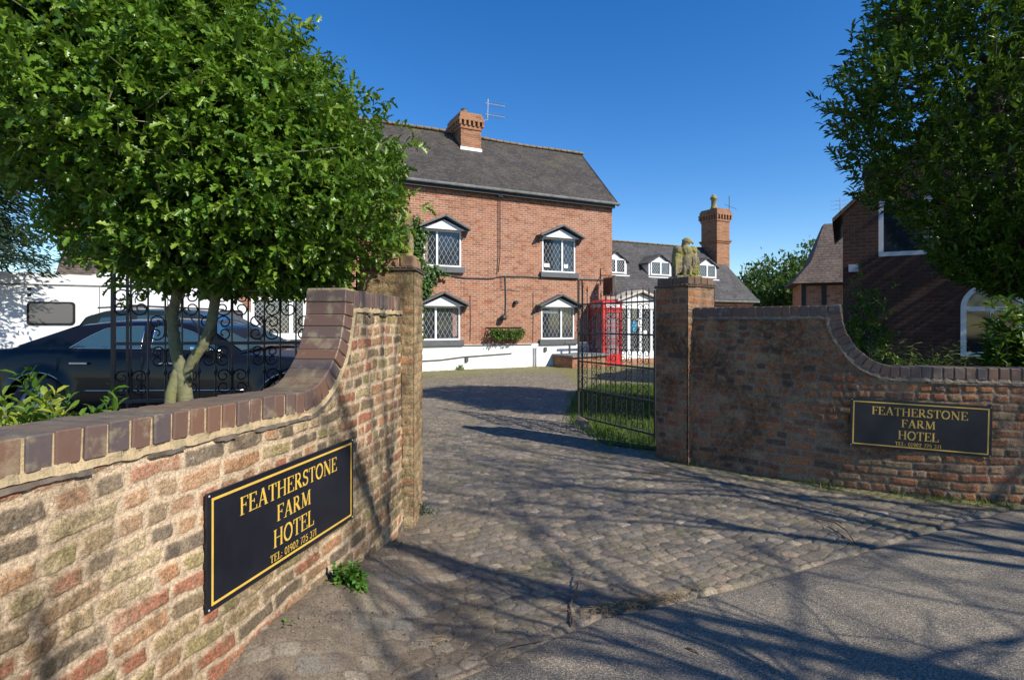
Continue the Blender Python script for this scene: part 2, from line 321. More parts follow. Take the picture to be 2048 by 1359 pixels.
# cobble driveway material
def cobble_mat():
    t = NT('stone_setts'); oc = t.coord(); r = t.attr('rnd'); mo = t.attr('mort'); ms = t.attr('moss'); di = t.attr('dirt')
    c = t.ramp(r, [(0, (.21,.175,.125)), (.13, (.3,.24,.165)), (.26, (.15,.145,.13)), (.4, (.25,.21,.15)), (.52, (.37,.28,.195)), (.64, (.17,.145,.11)), (.74, (.09,.095,.1)), (.84, (.26,.225,.165)), (.94, (.45,.37,.265))], 'CONSTANT')
    n = t.noise(oc, 45, 6, .7); n2 = t.noise(oc, 5, 5, .6); c = t.mix(t.ramp(n, [(.3, .5), (.7, 0.)]), c, (.12,.1,.085))
    c = t.mix(t.math('MULTIPLY', t.ramp(n2, [(.4, 0.), (.7, 1.)]), .45), c, (.27,.23,.18))
    j = t.mix(n2, (.07,.06,.045), (.21,.18,.13)); c = t.mix(mo, j, c); c = t.mix(t.ramp(t.noise(oc, 16, 7, .75), [(.48, 0.), (.62, .75)]), c, t.mix(n, (.28,.24,.185), (.15,.12,.09)))
    c = t.mix(t.math('MULTIPLY', ms, t.ramp(t.noise(oc, 9, 6, .7), [(.3, .25), (.55, 1.)])), c, (.2,.185,.06)); c = t.mix(t.ramp(t.noise(oc, 2.2, 6, .7), [(.5, 0.), (.62, .5)]), c, (.12,.11,.055))
    d = t.mix(n, (.2,.155,.11), (.1,.078,.056)); c = t.mix(di, c, d)
    c = t.mix(1., c, t.ramp(t.noise(oc, 110, 5, .75), [(.38, .5), (.5, 1.), (.63, 1.3)]), 'MULTIPLY')
    t.col(c).rough(t.ramp(n, [(.3, .65), (.7, .9)])); t.b.inputs['Specular IOR Level'].default_value = .35; t.bump(n, .6, .006); return t.m
M['setts'] = cobble_mat()
def asphalt():
    t = NT('road_asphalt'); oc = t.coord(); v = t.n('TexVoronoi', i_Scale=130.); t.l(oc, v.inputs['Vector'])
    g = t.n('SeparateColor'); t.l(v.outputs['Color'], g.inputs[0]); c = t.ramp(g.outputs[0], [(0, (.16,.14,.105)), (.35, (.25,.215,.165)), (.7, (.34,.29,.215)), (.93, (.48,.4,.3))])
    n2 = t.noise(oc, 2.2, 6, .65); c = t.mix(t.ramp(n2, [(.35, .35), (.65, 0.)]), c, (.15,.135,.11)); c = t.mix(t.ramp(v.outputs['Distance'], [(.3, 0.), (.75, .75)]), c, (.05,.045,.04))
    c = t.mix(t.ramp(t.noise(oc, .8, 7, .8, 1), [(.56, 0.), (.62, .35)]), c, (.08,.072,.062))
    sepa = t.n('SeparateXYZ'); t.l(oc, sepa.inputs[0]); c = t.mix(t.ramp(t.noise(oc, 5, 8, .8, .6), [(.54, 0.), (.7, .6)]), c, (.3,.25,.19))
    t.col(c).rough(.85); t.bump(v.outputs['Distance'], -.6 if False else .7, .004).invert = True; return t.m
M['asphalt'] = asphalt()
M['ground'] = simple('yard_gravel', (.2,.17,.13), (.13,.11,.08), 3, .95, .6, bscale=40, bdist=.02)
M['grassbase'] = simple('turf_soil', (.07,.1,.03), (.05,.06,.025), 4, .95, .8, bscale=40, bdist=.02)

# ------------------------------------------------------------------ leaves
def norm(a): return a/np.maximum(np.linalg.norm(a, axis=1, keepdims=True), 1e-9)
HOLLY = (np.array([(0,0,0),(.22,.30,.10),(.34,.16,.05),(.5,.42,.13),(.64,.18,.04),(.78,.30,.06),(1,0,-.12),(.78,-.30,.06),(.64,-.18,.04),(.5,-.42,.13),(.34,-.16,.05),(.22,-.30,.10),(.5,0,-.02)]),
         [(0,1,2),(0,2,12),(2,3,4),(2,4,12),(4,5,6),(4,6,12),(6,7,8),(6,8,12),(8,9,10),(8,10,12),(10,11,0),(10,0,12)])
OVAL = (np.array([(0,0,0),(.3,.4,.08),(.7,.36,.05),(1,0,-.14),(.7,-.36,.05),(.3,-.4,.08),(.5,0,0)]), [(0,1,6),(1,2,6),(2,3,6),(3,4,6),(4,5,6),(5,0,6)])
DIA = (np.array([(0,0,0),(.5,.42,.05),(1,0,-.1),(.5,-.42,.05)]), [(0,1,2),(0,2,3)])
BLADE = (np.array([(0,-.5,0),(0,.5,0),(.55,.35,-.04),(.55,-.35,-.04),(1,0,-.22)]), [(0,1,2),(0,2,3),(3,2,4)])
def leaves(name, C, D, L, W, tpl, mat, parent=None, tint=None, N=None, roll=1.0):
    C = np.asarray(C, float); n = len(C); D = norm(np.asarray(D, float))
    if N is None: N = np.tile([0, 0, 1.], (n, 1))+rng.normal(0, .35*roll, (n, 3))
    Sd = norm(np.cross(D, N)+1e-6); Nn = norm(np.cross(Sd, D)); T, Fs = tpl
    L = np.broadcast_to(L, (n,)) ; W = np.broadcast_to(W, (n,))
    V = C[:, None, :]+D[:, None, :]*(T[None, :, 0:1]*L[:, None, None])+Sd[:, None, :]*(T[None, :, 1:2]*W[:, None, None])+Nn[:, None, :]*(T[None, :, 2:3]*L[:, None, None])
    k = len(T); Fc = np.array(Fs)[None]+(np.arange(n)*k)[:, None, None]
    tint = rng.random(n) if tint is None else tint
    return npmesh(name, V.reshape(-1, 3), Fc.reshape(-1, 3), mat, parent, {'tint': np.repeat(tint, k)})
def rosettes(C, O, per, spread=.75):
    """C tips, O outward dirs -> leaf centres/dirs"""
    n = len(C); O = norm(O); a = norm(np.cross(O, rng.normal(size=(n, 3)))); b = np.cross(O, a); Cs = []; Ds = []
    for i in range(per):
        th = 2.4*i+rng.random(n)*.8; s = (spread*(.55+.45*rng.random(n)))[:, None]
        side = a*np.cos(th)[:, None]+b*np.sin(th)[:, None]
        Ds.append(norm(O*(1-s*.6)+side*s)); Cs.append(C-O*(.018*i)[..., None] if False else C-O*(.014*i))
    return np.concatenate(Cs), np.concatenate(Ds)

BASE = Vector((0, 0, 0))
def keep(p):
    """shapes the unseen trees: drops limbs entering view or shadowing the near garden wall"""
    q = BASE+p
    if q.y > .3 and q.x < 1.25*q.y+.3: return False
    s_ = (q.x+1.15)/.815; y_ = q.y+.58*s_; z_ = q.z-.7536*s_
    return not (-.2 < z_ < 1.5 and -.5 < y_ < 3.35)  # limb left off the out-of-view tree if its shadow would meet the wall
def branch_rec(mb, p, d, ln, r, depth, tips, wig=.25, kids=3, shrink=.72, up=.1, n=6):
    pts = [p]; rr = [r]; seg = 4
    for i in range(seg):
        if len(pts) > 1 and not keep(p): break
        d = (d+Vector((random.gauss(0, wig), random.gauss(0, wig), random.gauss(0, wig)+up))*.5).normalized(); p = p+d*ln/seg; pts.append(p); rr.append(r*(1-.38*(i+1)/seg))
        if depth > 0 and i >= 1 and random.random() < .6:
            nd = (d+Vector((random.gauss(0, .6), random.gauss(0, .6), random.gauss(0, .45)))).normalized()
            branch_rec(mb, p, nd, ln*shrink*.8, rr[-1]*.5, depth-1, tips, wig, kids, shrink, up, max(4, n-1))
    if len(pts) > 1: mb.tube(pts, rr, n)
    if not keep(p): return
    if depth <= 0: tips.append((p, d)); return
    for k in range(kids):
        nd = (d*1.1+Vector((random.gauss(0, .5), random.gauss(0, .5), random.gauss(0, .35)))).normalized()
        branch_rec(mb, p, nd, ln*shrink*random.uniform(.8, 1.1), rr[-1]*.72, depth-1, tips, wig, kids, shrink, up, max(4, n-1))

def bushy(name, label, cat, loc, h, rx, ry, rz, nclump, per, leafL, leafW, mat, tpl=DIA, group=None, trunk_h=None, barkm=None, shell=.75, cl=.22, out=.6, up=.3, lump=.18, crown_name='crown'):
    t = thing(name, label, cat, loc, 0, group)
    mb = MB(); r0 = max(.04, h*.03); top = Vector((0, 0, h-rz)); 
    mb.tube([(0, 0, -.1), (r0*.5, 0, (h-rz)*.5), tuple(top)], [r0*1.25, r0, r0*.7], 8)
    for i in range(9):
        a = i*2.4; e = random.uniform(.1, .9); q = Vector((rx*.75*cos(a)*cos(e), ry*.75*sin(a)*cos(e), h-rz+rz*.75*sin(e)*random.choice((1, 1, -.6))))
        s0 = top*random.uniform(.6, 1.); mb.tube([s0, (s0+q)/2+Vector((0, 0, -.05*h*.2)), q], [r0*.55, r0*.35, r0*.12], 5)
    mb.build('trunk', barkm or M['bark2'], t, True)
    u = rng.normal(size=(nclump, 3)); u = norm(u); rad = shell+(1-shell)*rng.random(nclump)
    inner = rng.random(nclump) < .3; rad[inner] *= rng.random(inner.sum())**.5
    lf = 1+lump*(vn(np.arctan2(u[:, 1], u[:, 0])*1.6+9, u[:, 2]*2.4+7, 3)-.5)*2+rng.normal(0, .05, nclump)
    C = u*np.array([rx, ry, rz])*(rad*lf)[:, None]+np.array([0, 0, h-rz])
    k = nclump*per; cc = np.repeat(C, per, 0)+rng.normal(0, cl*min(rx, rz)/1.6, (k, 3))*np.array([1, 1, .7]); uu = np.repeat(u, per, 0)
    D = norm(uu*out+rng.normal(0, .55, (k, 3))+np.array([0, 0, up])); z = cc[:, 2] > .02; cc = cc[z]; D = D[z]
    tn = np.clip(np.repeat(rng.random(nclump), per)[z]*.5+rng.random(len(cc))*.5, 0, 1)
    leaves(crown_name, cc, D, leafL*rng.uniform(.7, 1.2, len(cc)), leafW*rng.uniform(.8, 1.2, len(cc)), tpl, mat, t, tn)
    return t

# ------------------------------------------------------------------ brick height fields
def bricks(u, v, seed=0, bh=.079, rag=1.0):
    uu = u+.012*rag*(vn(u*11, v*11, seed+5)-.5)*2+.03*rag*(vn(u*3, v*9, seed+35)-.5); vv = v+.034*rag*(fbm(u*2.2, v*2.2, seed+9)-.5)*2+.012*rag*(vn(u*9, v*9, seed+6)-.5)
    row = np.floor(vv/bh); L = np.where(hsh(row, row*0, seed+1) < .4, .115, .228); L = L*(1+.04*(hsh(row, row*0+3, seed)-.5))
    s = (uu+hsh(row, row*0+1, seed+2)*.5)/L; ce = np.floor(s); fu = (s-ce)*L; fv = vv-row*bh; r1 = hsh(row, ce, seed+3); r2 = hsh(row, ce, seed+4)
    split = (L > .2) & (r2 > .8); fu2 = np.where(split, np.mod(fu, L/2), fu); L2 = np.where(split, L/2, L); r1 = np.where(split & (fu > L/2), hsh(row, ce, seed+8), r1)
    m = .0065+.004*hsh(row, ce, seed+7)
    dx = np.minimum(fu2, L2-fu2)-m; dy = np.minimum(fv, bh-fv)-m*.9
    c = .012; d = np.where((dx < c) & (dy < c), c-np.sqrt(np.maximum(0, c-dx)**2+np.maximum(0, c-dy)**2), np.minimum(dx, dy))
    d = d+.011*rag*(fbm(u*32, v*32, seed+11)-.5)-.003*rag*hsh(row, ce, seed+17)
    mask = sm(-.001, .007, d); ero = sm(.52, .66, fbm(u*1.5, v*1.5, seed+21))*rag
    hgt = mask*(.008+.006*(r2-.5)*rag)*(1-.4*ero)+.008*rag*(fbm(u*20, v*20, seed+13, 5)-.5)+.02*rag*(fbm(u*.9, v*.9, seed+15)-.5)
    hgt = hgt-mask*.007*sm(.85, .95, r1)*rag
    return hgt, r1, mask*(1-.22*ero)
def strip_mesh(Puv, u, v, nrm, seed, rag):
    """u,v grids (r,c); Puv base positions (r,c,3); nrm (r,c,3)"""
    h, r, m = bricks(u, v, seed, rag=rag); V = Puv+nrm*h[..., None]; R, Cc = u.shape
    i = np.arange(R*Cc).reshape(R, Cc); Fc = np.stack([i[:-1, :-1], i[:-1, 1:], i[1:, 1:], i[1:, :-1]], -1).reshape(-1, 4)
    return V.reshape(-1, 3), Fc, r.ravel(), m.ravel()
def catmull(pts, n=40):
    pts = [np.array(p, float) for p in pts]; p = [2*pts[0]-pts[1]]+pts+[2*pts[-1]-pts[-2]]; out = []
    for i in range(1, len(p)-2):
        for k in range(n):
            t = k/n; out.append(.5*((2*p[i])+(-p[i-1]+p[i+1])*t+(2*p[i-1]-5*p[i]+4*p[i+1]-p[i+2])*t*t+(-p[i-1]+3*p[i]-3*p[i+1]+p[i+2])*t**3))
    out.append(pts[-1]); return np.array(out)
class Path:
    def __init__(s, pts): s.p = catmull(pts); d = np.linalg.norm(np.diff(s.p, axis=0), axis=1); s.u = np.concatenate([[0], np.cumsum(d)]); s.L = s.u[-1]
    def at(s, u): u = np.asarray(u, float); return np.stack([np.interp(u, s.u, s.p[:, 0])+np.where(u > s.L, 0, 0), np.interp(u, s.u, s.p[:, 1])], -1)
    def tan(s, u): u = np.asarray(u, float); a = s.at(np.clip(u-.02, 0, s.L-.04)); b = s.at(np.clip(u+.02, .04, s.L)); d = b-a; return d/np.linalg.norm(d, axis=-1, keepdims=True)
    def find(s, Y): return float(np.interp(Y, s.p[:, 1], s.u) if s.p[-1, 1] > s.p[0, 1] else 0)

def garden_wall(label, pts, ua, ub, side, zl0, zl1, zh, mat, mort, seed, thick=.23, res=.008, base=-.03, rag=1.):
    T = thing('garden_wall', label, 'wall'); p = Path(pts)
    if ua < 0: pass
    ch = .105; zt = zh+ch
    def nrm(u): t = p.tan(u); return np.stack([t[..., 1], -t[..., 0]], -1)*side
    def bed(u):
        u = np.asarray(u, float); s = np.clip((u-ua)/(ub-ua), 0, 1); low = zl0+(zl1-zl0)*np.clip(u/ua, 0, 1)
        e = zl1+(zt-zl1)*(1-np.sqrt(np.maximum(0, 1-s*s))); return np.where(u < ua, low, np.where(u < ub, np.minimum(e, zh), zh))
    us = np.concatenate([np.arange(0, ub-.08, res), np.arange(ub-.08, ub+.02, res*.4), np.arange(ub+.02, p.L, res), [p.L]]); nv = int(zh/res)
    fr = np.linspace(0, 1, nv); U, Fr = np.meshgrid(us, fr); top = bed(us)[None, :]; Vv = base+(top-base)*Fr
    xy = p.at(U); nn = nrm(U); lean = (.02*(1-Vv/1.8))[..., None]; Pos = np.concatenate([xy+nn*lean, Vv[..., None]], -1); N3 = np.concatenate([nn, nn[..., :1]*0], -1)
    V, Fc, r, m = strip_mesh(Pos, U, Vv, N3, seed, rag)
    # back sheet, coarse, and end caps
    ub_ = us[::6]; xb = p.at(ub_)-nrm(ub_)*thick; n0 = len(V); zb = bed(ub_); B = np.concatenate([np.c_[xb, zb*0+base], np.c_[xb, zb]]); k = len(ub_)
    Fb = np.array([(n0+i, n0+k+i, n0+k+i+1, n0+i+1) for i in range(k-1)])
    rows = nv; cols = len(us); e0 = 0; e1 = (rows-1)*cols
    Fe = np.array([(e0, e1, n0+k, n0), (cols-1, n0+k-1, n0+2*k-1, rows*cols-1)])
    V = np.concatenate([V, B]); at = {'rnd': np.r_[r, np.full(2*k, .3)], 'mort': np.r_[m, np.full(2*k, .8)]}
    npmesh('brickwork', V, np.concatenate([Fc, Fb, Fe]), mat, T, at, True)
    # coping
    mb = MB(); core = MB(); path = []
    st = .082
    for u in np.arange(0, ua, .01): path.append((u, float(bed(u))))
    for i in range(61): a = pi/2*i/60; path.append((ua+(ub-ua)*sin(a), zl1+(zt-zl1)*(1-cos(a))))
    pa = np.array(path); d = np.r_[0, np.cumsum(np.linalg.norm(np.diff(pa, axis=0), axis=1))]; Ltot = d[-1]; nb = int(Ltot/st); stp = Ltot/nb
    def place(s0, cu, cz, tu, tz, hw):
        xy = p.at(cu); tt = p.tan(cu); nn = nrm(cu); T3 = Vector((tt[0]*tu, tt[1]*tu, tz)); B3 = Vector((-tt[0]*tz, -tt[1]*tz, tu)); N3 = Vector((nn[0], nn[1], 0))
        jb = random.uniform(-.003, .003); wd = thick/2+.012
        c = Vector((xy[0], xy[1], cz))+B3*(ch/2+jb)-N3*(thick/2-.008+random.uniform(-.002, .003)); tl = random.gauss(0, .012)
        mb.obox(c, (T3+B3*tl)*hw, N3*(wd), (B3-T3*tl)*(ch/2), bev=.005, jit=.0012)
        core.obox(Vector((xy[0], xy[1], cz))+B3*(ch/2-.004)-N3*(thick/2-.004), T3*(stp*.56), N3*(wd-.007), B3*(ch/2-.003))
    for i in range(nb):
        s = (i+.5)*stp; cu = float(np.interp(s, d, pa[:, 0])); cz = float(np.interp(s, d, pa[:, 1])); e = .01
        du = np.interp(min(s+e, Ltot), d, pa[:, 0])-np.interp(s-e, d, pa[:, 0]); dz = np.interp(min(s+e, Ltot), d, pa[:, 1])-np.interp(s-e, d, pa[:, 1]); q = math.hypot(du, dz); place(s, cu, cz, du/q, dz/q, stp/2-.0055+random.uniform(-.002, .0015))
    u = ub+stp/2+.002
    while u < p.L-.02: place(0, u, zh, 1, 0, stp/2-.0055+random.uniform(-.002, .0015)); u += stp
    mb.build('coping', M['coping'], T); 
    # mortar bed + creasing tiles under the coping
    def sweep(M_, off0, off1, pro, pro2, jz, gaps=0, seedk=0):
        lst = [(a, b, d_) for a, b, d_ in zip(pa[:, 0], pa[:, 1], d)]
        L1 = [(a, b) for a, b, _ in lst if b <= zh+.0 or a < ub-.03]
        L1 = [(a, b) for a, b in L1 if b < zh]+[(x, zh) for x in np.arange(ub, p.L, .012)]
        vs = []; n = len(L1)
        for i, (a, b) in enumerate(L1):
            a2, b2 = L1[min(i+1, n-1)]; a1, b1 = L1[max(i-1, 0)]; tu, tz = a2-a1, b2-b1; q = math.hypot(tu, tz) or 1; tu /= q; tz /= q
            xy = p.at(a); tt = p.tan(a); nn = nrm(a); B3 = np.array([-tt[0]*tz, -tt[1]*tz, tu]); N3 = np.array([nn[0], nn[1], 0]); c = np.array([xy[0], xy[1], b])
            j = jz*(fbm(np.array(a*18.), np.array(b*18.), seedk)-.5)*2; j2 = jz*(vn(np.array(a*35.), np.array(b*35.), seedk+3)-.5)*2
            if gaps and vn(np.array(a*9.), np.array(b*9.), seedk+8) < gaps: pr = -.01
            else: pr = pro+j2
            vs += [c+B3*off0+N3*(pr+.0), c+B3*(off1+j)+N3*(pro2 if pr > 0 else -.01), c+B3*(off1+j)-N3*.05, c+B3*off0-N3*.05]
        fs = [(i*4+k, i*4+(k+1) % 4, i*4+4+(k+1) % 4, i*4+4+k) for i in range(n-1) for k in range(4)]
        return M_.add(vs, fs, .5)
    sweep(core, .006, -.026, .014, .022, .011, 0, seed+40)
    core.build('mortar_bed', mort, T, False)
    sweep(MB(), -.027, -.041, .022, .026, .010, .42, seed+50).build('creasing_tiles', M['tile'], T)
    return T, p
wL = [(-1.60, .55), (-1.377, 1.479), (-1.228, 2.154), (-1.055, 2.93), (-.965, 3.38), (-.90, 3.9), (-.875, 4.30)]
pl = Path(wL)
garden_wall('weathered sandy brick garden wall in the near left foreground, curving up to the pillar', wL, pl.find(2.83), pl.find(3.33), 1, 1.21, 1.145, 1.69, M['wallL'], M['mortar'], 3, res=.0065)
wR = [(7.6, 4.35), (6.2, 4.52), (5.2, 4.68), (4.28, 4.92), (3.85, 5.07), (3.5, 5.22), (3.13, 5.42), (2.62, 5.80), (2.06, 6.255)]
pr_ = Path(wR)
def findX(p, X): return float(np.interp(-X, -p.p[:, 0], p.u))
garden_wall('dark red brick garden wall to the right of the gateway, carrying the smaller-looking sign', wR, findX(pr_, 3.62), findX(pr_, 3.12), -1, 1.10, 1.085, 1.665, M['wallR'], M['mortarD'], 77, res=.011, rag=.9)

# ------------------------------------------------------------------ pillars
def pillar(label, c, ex, ey, hw, mat, seed, hz=2.01, capmat=None):
    T = thing('gate_pillar', label, 'pillar'); c = np.array(c); ex = np.array(ex)/np.linalg.norm(ex); ey = np.array(ey)/np.linalg.norm(ey)
    Vs = []; Fs = []; R = []; Mm = []; n0 = 0; res = .011
    for q, (a, b) in enumerate(((ex, ey), (ey, -ex), (-ex, -ey), (-ey, ex))):   # along a, outward -b... 
        us = np.arange(-hw, hw+1e-6, res); vs = np.arange(-.03, hz+1e-6, res); U, Vv = np.meshgrid(us, vs)
        xy = c+a*U[..., None]-b*hw; Pos = np.concatenate([xy, Vv[..., None]], -1); N3 = np.zeros_like(Pos); N3[..., :2] = -b
        fade = sm(0, .012, hw-np.abs(U)); h, r, m = bricks(U+q*1.37+seed, Vv, seed, rag=.6); V = Pos+N3*(h*fade)[..., None]
        Rr, Cc = U.shape; i = np.arange(Rr*Cc).reshape(Rr, Cc)+n0; Fs.append(np.stack([i[:-1, :-1], i[:-1, 1:], i[1:, 1:], i[1:, :-1]], -1).reshape(-1, 4))
        Vs.append(V.reshape(-1, 3)); R.append(r.ravel()); Mm.append(m.ravel()); n0 += Rr*Cc
    npmesh('shaft', np.concatenate(Vs), np.concatenate(Fs), mat, T, {'rnd': np.concatenate(R), 'mort': np.concatenate(Mm)}, True)
    C3 = lambda z: Vector((c[0], c[1], z)); X = Vector((*ex, 0)); Y = Vector((*ey, 0)); Z = Vector((0, 0, 1))
    mb = MB(); mb.obox(C3(hz+.008), X*(hw+.02), Y*(hw+.02), Z*.008, bev=.003)
    for s in (-1, 1):       # row of small rounded tile ends
        for k in range(9):
            o = (k-4)*(hw*2/9)
            for A, B in ((X, Y), (Y, X)):
                mb.obox(C3(hz+.022+random.uniform(-.002, .002))+A*o+B*s*(hw+.008), A*.021, B*.02, Z*.007, bev=.004)
    mb.obox(C3(hz+.022), X*(hw-.005), Y*(hw-.005), Z*.0075)
    mb.build('tile_course', M['tile'], T)
    mb = MB()
    for s in (-1, 1):
        for k in range(4):
            o = (k-1.5)*(hw*2-.02)/4; mb.obox(C3(hz+.072)+X*o+Y*s*(hw/2), X*((hw*2-.02)/8-.004), Y*(hw/2-.006), Z*.042, bev=.006, jit=.002)
    mb.obox(C3(hz+.071), X*(hw-.025), Y*(hw-.025), Z*.038, t=.5)
    cp = simple('cap_brick'+str(seed), *capmat, 12, .9, .6); mb.build('cap', cp, T); return T
pillar('sandy brick gate pillar on the left, rising behind the near wall', (-.993, 4.525), (1, .02), (-.02, 1), .222, M['pillL'], 11, capmat=((.33,.2,.11),(.22,.13,.08)))
aR = np.array([-.262, .4]); aR /= np.linalg.norm(aR); bR = np.array([aR[1], -aR[0]])
pc = np.array([1.984, 6.2])+aR*.236+bR*.236
pillar('dark brick gate pillar on the right with one sunlit side', tuple(pc), tuple(bR), tuple(aR), .236, M['wallR'], 23, capmat=((.2,.12,.075),(.12,.08,.05)))

# ------------------------------------------------------------------ eagles
def eagle(label, c, yaw, z0, sc=1., group='stone eagles on the gate pillars'):
    T = thing('eagle_statue', label, 'statue', (c[0], c[1], z0), yaw, group)
    import bmesh
    bm = bmesh.new()
    def ell(cx, cy, cz, rx, ry, rz, rot=(0, 0, 0)):
        m = Matrix.Translation((cx, cy, cz))@Matrix.Rotation(rot[2], 4, 'Z')@Matrix.Rotation(rot[1], 4, 'Y')@Matrix.Rotation(rot[0], 4, 'X')@Matrix.Diagonal((rx, ry, rz, 1))
        bmesh.ops.create_uvsphere(bm, u_segments=16, v_segments=10, radius=1, matrix=m)
    def bx(cx, cy, cz, rx, ry, rz, rot=0):
        m = Matrix.Translation((cx, cy, cz))@Matrix.Rotation(rot, 4, 'Y')@Matrix.Diagonal((rx*2, ry*2, rz*2, 1)); bmesh.ops.create_cube(bm, size=1, matrix=m)
    ell(0, 0, .2, .075, .08, .17); ell(0, -.02, .31, .07, .065, .07)                       # body, breast
    for s in (-1, 1):
        ell(s*.095, .0, .325, .05, .06, .055); ell(s*.105, .01, .2, .045, .065, .16, (0, s*.06, 0)); ell(s*.115, .02, .11, .035, .055, .12)   # folded wings, raised shoulders
        ell(s*.035, -.045, .085, .027, .035, .08); bx(s*.035, -.09, .018, .022, .035, .018)   # feathered legs, talons
    for k in range(5):
        for s in (-1, 1): ell(s*(.075+.017*k), -.045-.002*k, .17-.01*k, .009, .02, .12)
    ell(0, .07, .1, .06, .03, .1)                                                         # tail
    ell(.0, 0, .385, .04, .045, .06); ell(.018, -.01, .43, .058, .046, .042); ell(-.05, .0, .27, .05, .06, .1); ell(.05, .0, .27, .05, .06, .1); ell(.072, -.016, .422, .026, .018, .014, (0, .35, 0)); ell(.09, -.018, .408, .01, .011, .017)
    bx(0, 0, .012, .145, .11, .014)
    me = bpy.data.meshes.new('figure'); bm.to_mesh(me); bm.free(); me.materials.append(M['stone']); o = link('figure', me, T)
    md = o.modifiers.new('r', 'REMESH'); md.mode = 'VOXEL'; md.voxel_size = .0065; md.use_smooth_shade = True
    sm_ = o.modifiers.new('s', 'SMOOTH'); sm_.iterations = 2; sm_.factor = .5
    tx = bpy.data.textures.new('pit', 'CLOUDS'); tx.noise_scale = .018
    dm = o.modifiers.new('d', 'DISPLACE'); dm.texture = tx; dm.strength = .012; dm.texture_coords = 'LOCAL'
    b = MB(); b.box(-.155, .155, -.125, .125, 0, .016); b.build('base_slab', M['stone'], T)
    o.scale = (sc, sc, sc); return T
eagle('mossy stone eagle looking right on the right-hand gate pillar', pc+np.array([0, 0]), radians(8), 2.125, 1.02)
eagle('stone eagle half hidden by holly leaves on the left-hand gate pillar', (-.96, 4.52), radians(-14), 2.125, 1.0)

# ------------------------------------------------------------------ lettering
def arcp(cx, cy, rx, ry, a0, a1, n=14): return [(cx+rx*cos(radians(a0+(a1-a0)*i/n)), cy+ry*sin(radians(a0+(a1-a0)*i/n))) for i in range(n+1)]
TK, TN, SF = .15, .065, .05
GL = {
 'F': (.66, [([(.16,0),(.16,1)],TK),([(.03,.025),(.34,.025)],SF),([(.03,.965),(.6,.965)],TN),([(.6,1),(.6,.78)],TN),([(.16,.53),(.46,.53)],TN),([(.46,.64),(.46,.42)],SF)]),
 'E': (.72, [([(.16,0),(.16,1)],TK),([(.03,.035),(.64,.035)],TN),([(.03,.965),(.6,.965)],TN),([(.6,1),(.6,.78)],TN),([(.65,0),(.65,.24)],TN),([(.16,.53),(.45,.53)],TN),([(.45,.64),(.45,.42)],SF)]),
 'A': (.88, [([(.14,0),(.42,1)],TN),([(.42,1),(.72,0)],TK),([(.0,.025),(.28,.025)],SF),([(.56,.025),(.86,.025)],SF),([(.22,.34),(.6,.34)],TN)]),
 'T': (.76, [([(.37,0),(.37,1)],TK),([(.04,.965),(.7,.965)],TN),([(.06,1),(.06,.75)],TN),([(.68,1),(.68,.75)],TN),([(.22,.025),(.52,.025)],SF)]),
 'H': (.92, [([(.17,0),(.17,1)],TK),([(.72,0),(.72,1)],TK),([(.17,.52),(.72,.52)],TN)]+[([(x-.14,y),(x+.14,y)],SF) for x in (.17,.72) for y in (.025,.975)]),
 'R': (.84, [([(.16,0),(.16,1)],TK),([(.03,.025),(.31,.025)],SF),([(.03,.965),(.34,.965)],TN),([(.34,.965)]+arcp(.34,.735,.22,.23,90,-90)+[(.16,.505)],.1),([(.36,.5),(.66,.03)],TK),([(.6,.025),(.82,.025)],SF)]),
 'S': (.62, [(arcp(.3,.735,.2,.23,35,180,10)+arcp(.3,.735,.2,.21,185,255,5)+arcp(.28,.27,.23,.24,75,-180,14)[0:],.11),([(.49,1.0),(.49,.76)],TN),([(.06,0),(.06,.26)],TN)]),
 'O': (.9, [(arcp(.43,.5,.35,.475,0,360,28),.12)]),
 'N': (.94, [([(.16,0),(.16,1)],TN),([(.13,1),(.75,.0)],TK),([(.75,0),(.75,1)],TN),([(.0,.975),(.2,.975)],SF),([(.03,.025),(.3,.025)],SF),([(.61,.975),(.88,.975)],SF)]),
 'M': (1.1, [([(.15,0),(.17,1)],TN),([(.17,1),(.5,.05)],TK),([(.5,.05),(.82,1)],TN),([(.88,0),(.86,1)],TK),([(.02,.025),(.28,.025)],SF),([(.74,.025),(1.02,.025)],SF),([(.02,.975),(.2,.975)],SF),([(.84,.975),(1.0,.975)],SF)]),
 'L': (.7, [([(.16,0),(.16,1)],TK),([(.03,.035),(.62,.035)],TN),([(.63,0),(.63,.26)],TN),([(.03,.975),(.31,.975)],SF)]),
 ':': (.3, [([(.12,.1),(.12,.22)],.12),([(.12,.5),(.12,.62)],.12)]), ' ': (.4, []),
 '0': (.64, [(arcp(.29,.5,.22,.45,0,360,22),.1)]), '1': (.46, [([(.22,0),(.22,1)],.12),([(.08,.82),(.22,.97)],.08),([(.08,.03),(.36,.03)],.06)]),
 '9': (.62, [(arcp(.29,.68,.2,.27,0,360,18),.09),([(.49,.68)]+arcp(.2,.6,.29,.58,0,-75,8),.1)]),
 '2': (.62, [(arcp(.28,.72,.2,.24,165,-30,10)+[(.08,.06),(.52,.06)],.1)]), '7': (.6, [([(.06,.94),(.52,.94),(.22,0)],.1)]),
 '5': (.6, [([(.48,.95),(.14,.95),(.12,.55)]+arcp(.27,.33,.22,.29,110,-160,12),.1)]), '3': (.6, [(arcp(.26,.73,.19,.22,150,-80,9)+arcp(.26,.28,.22,.25,80,-155,11),.1)])}
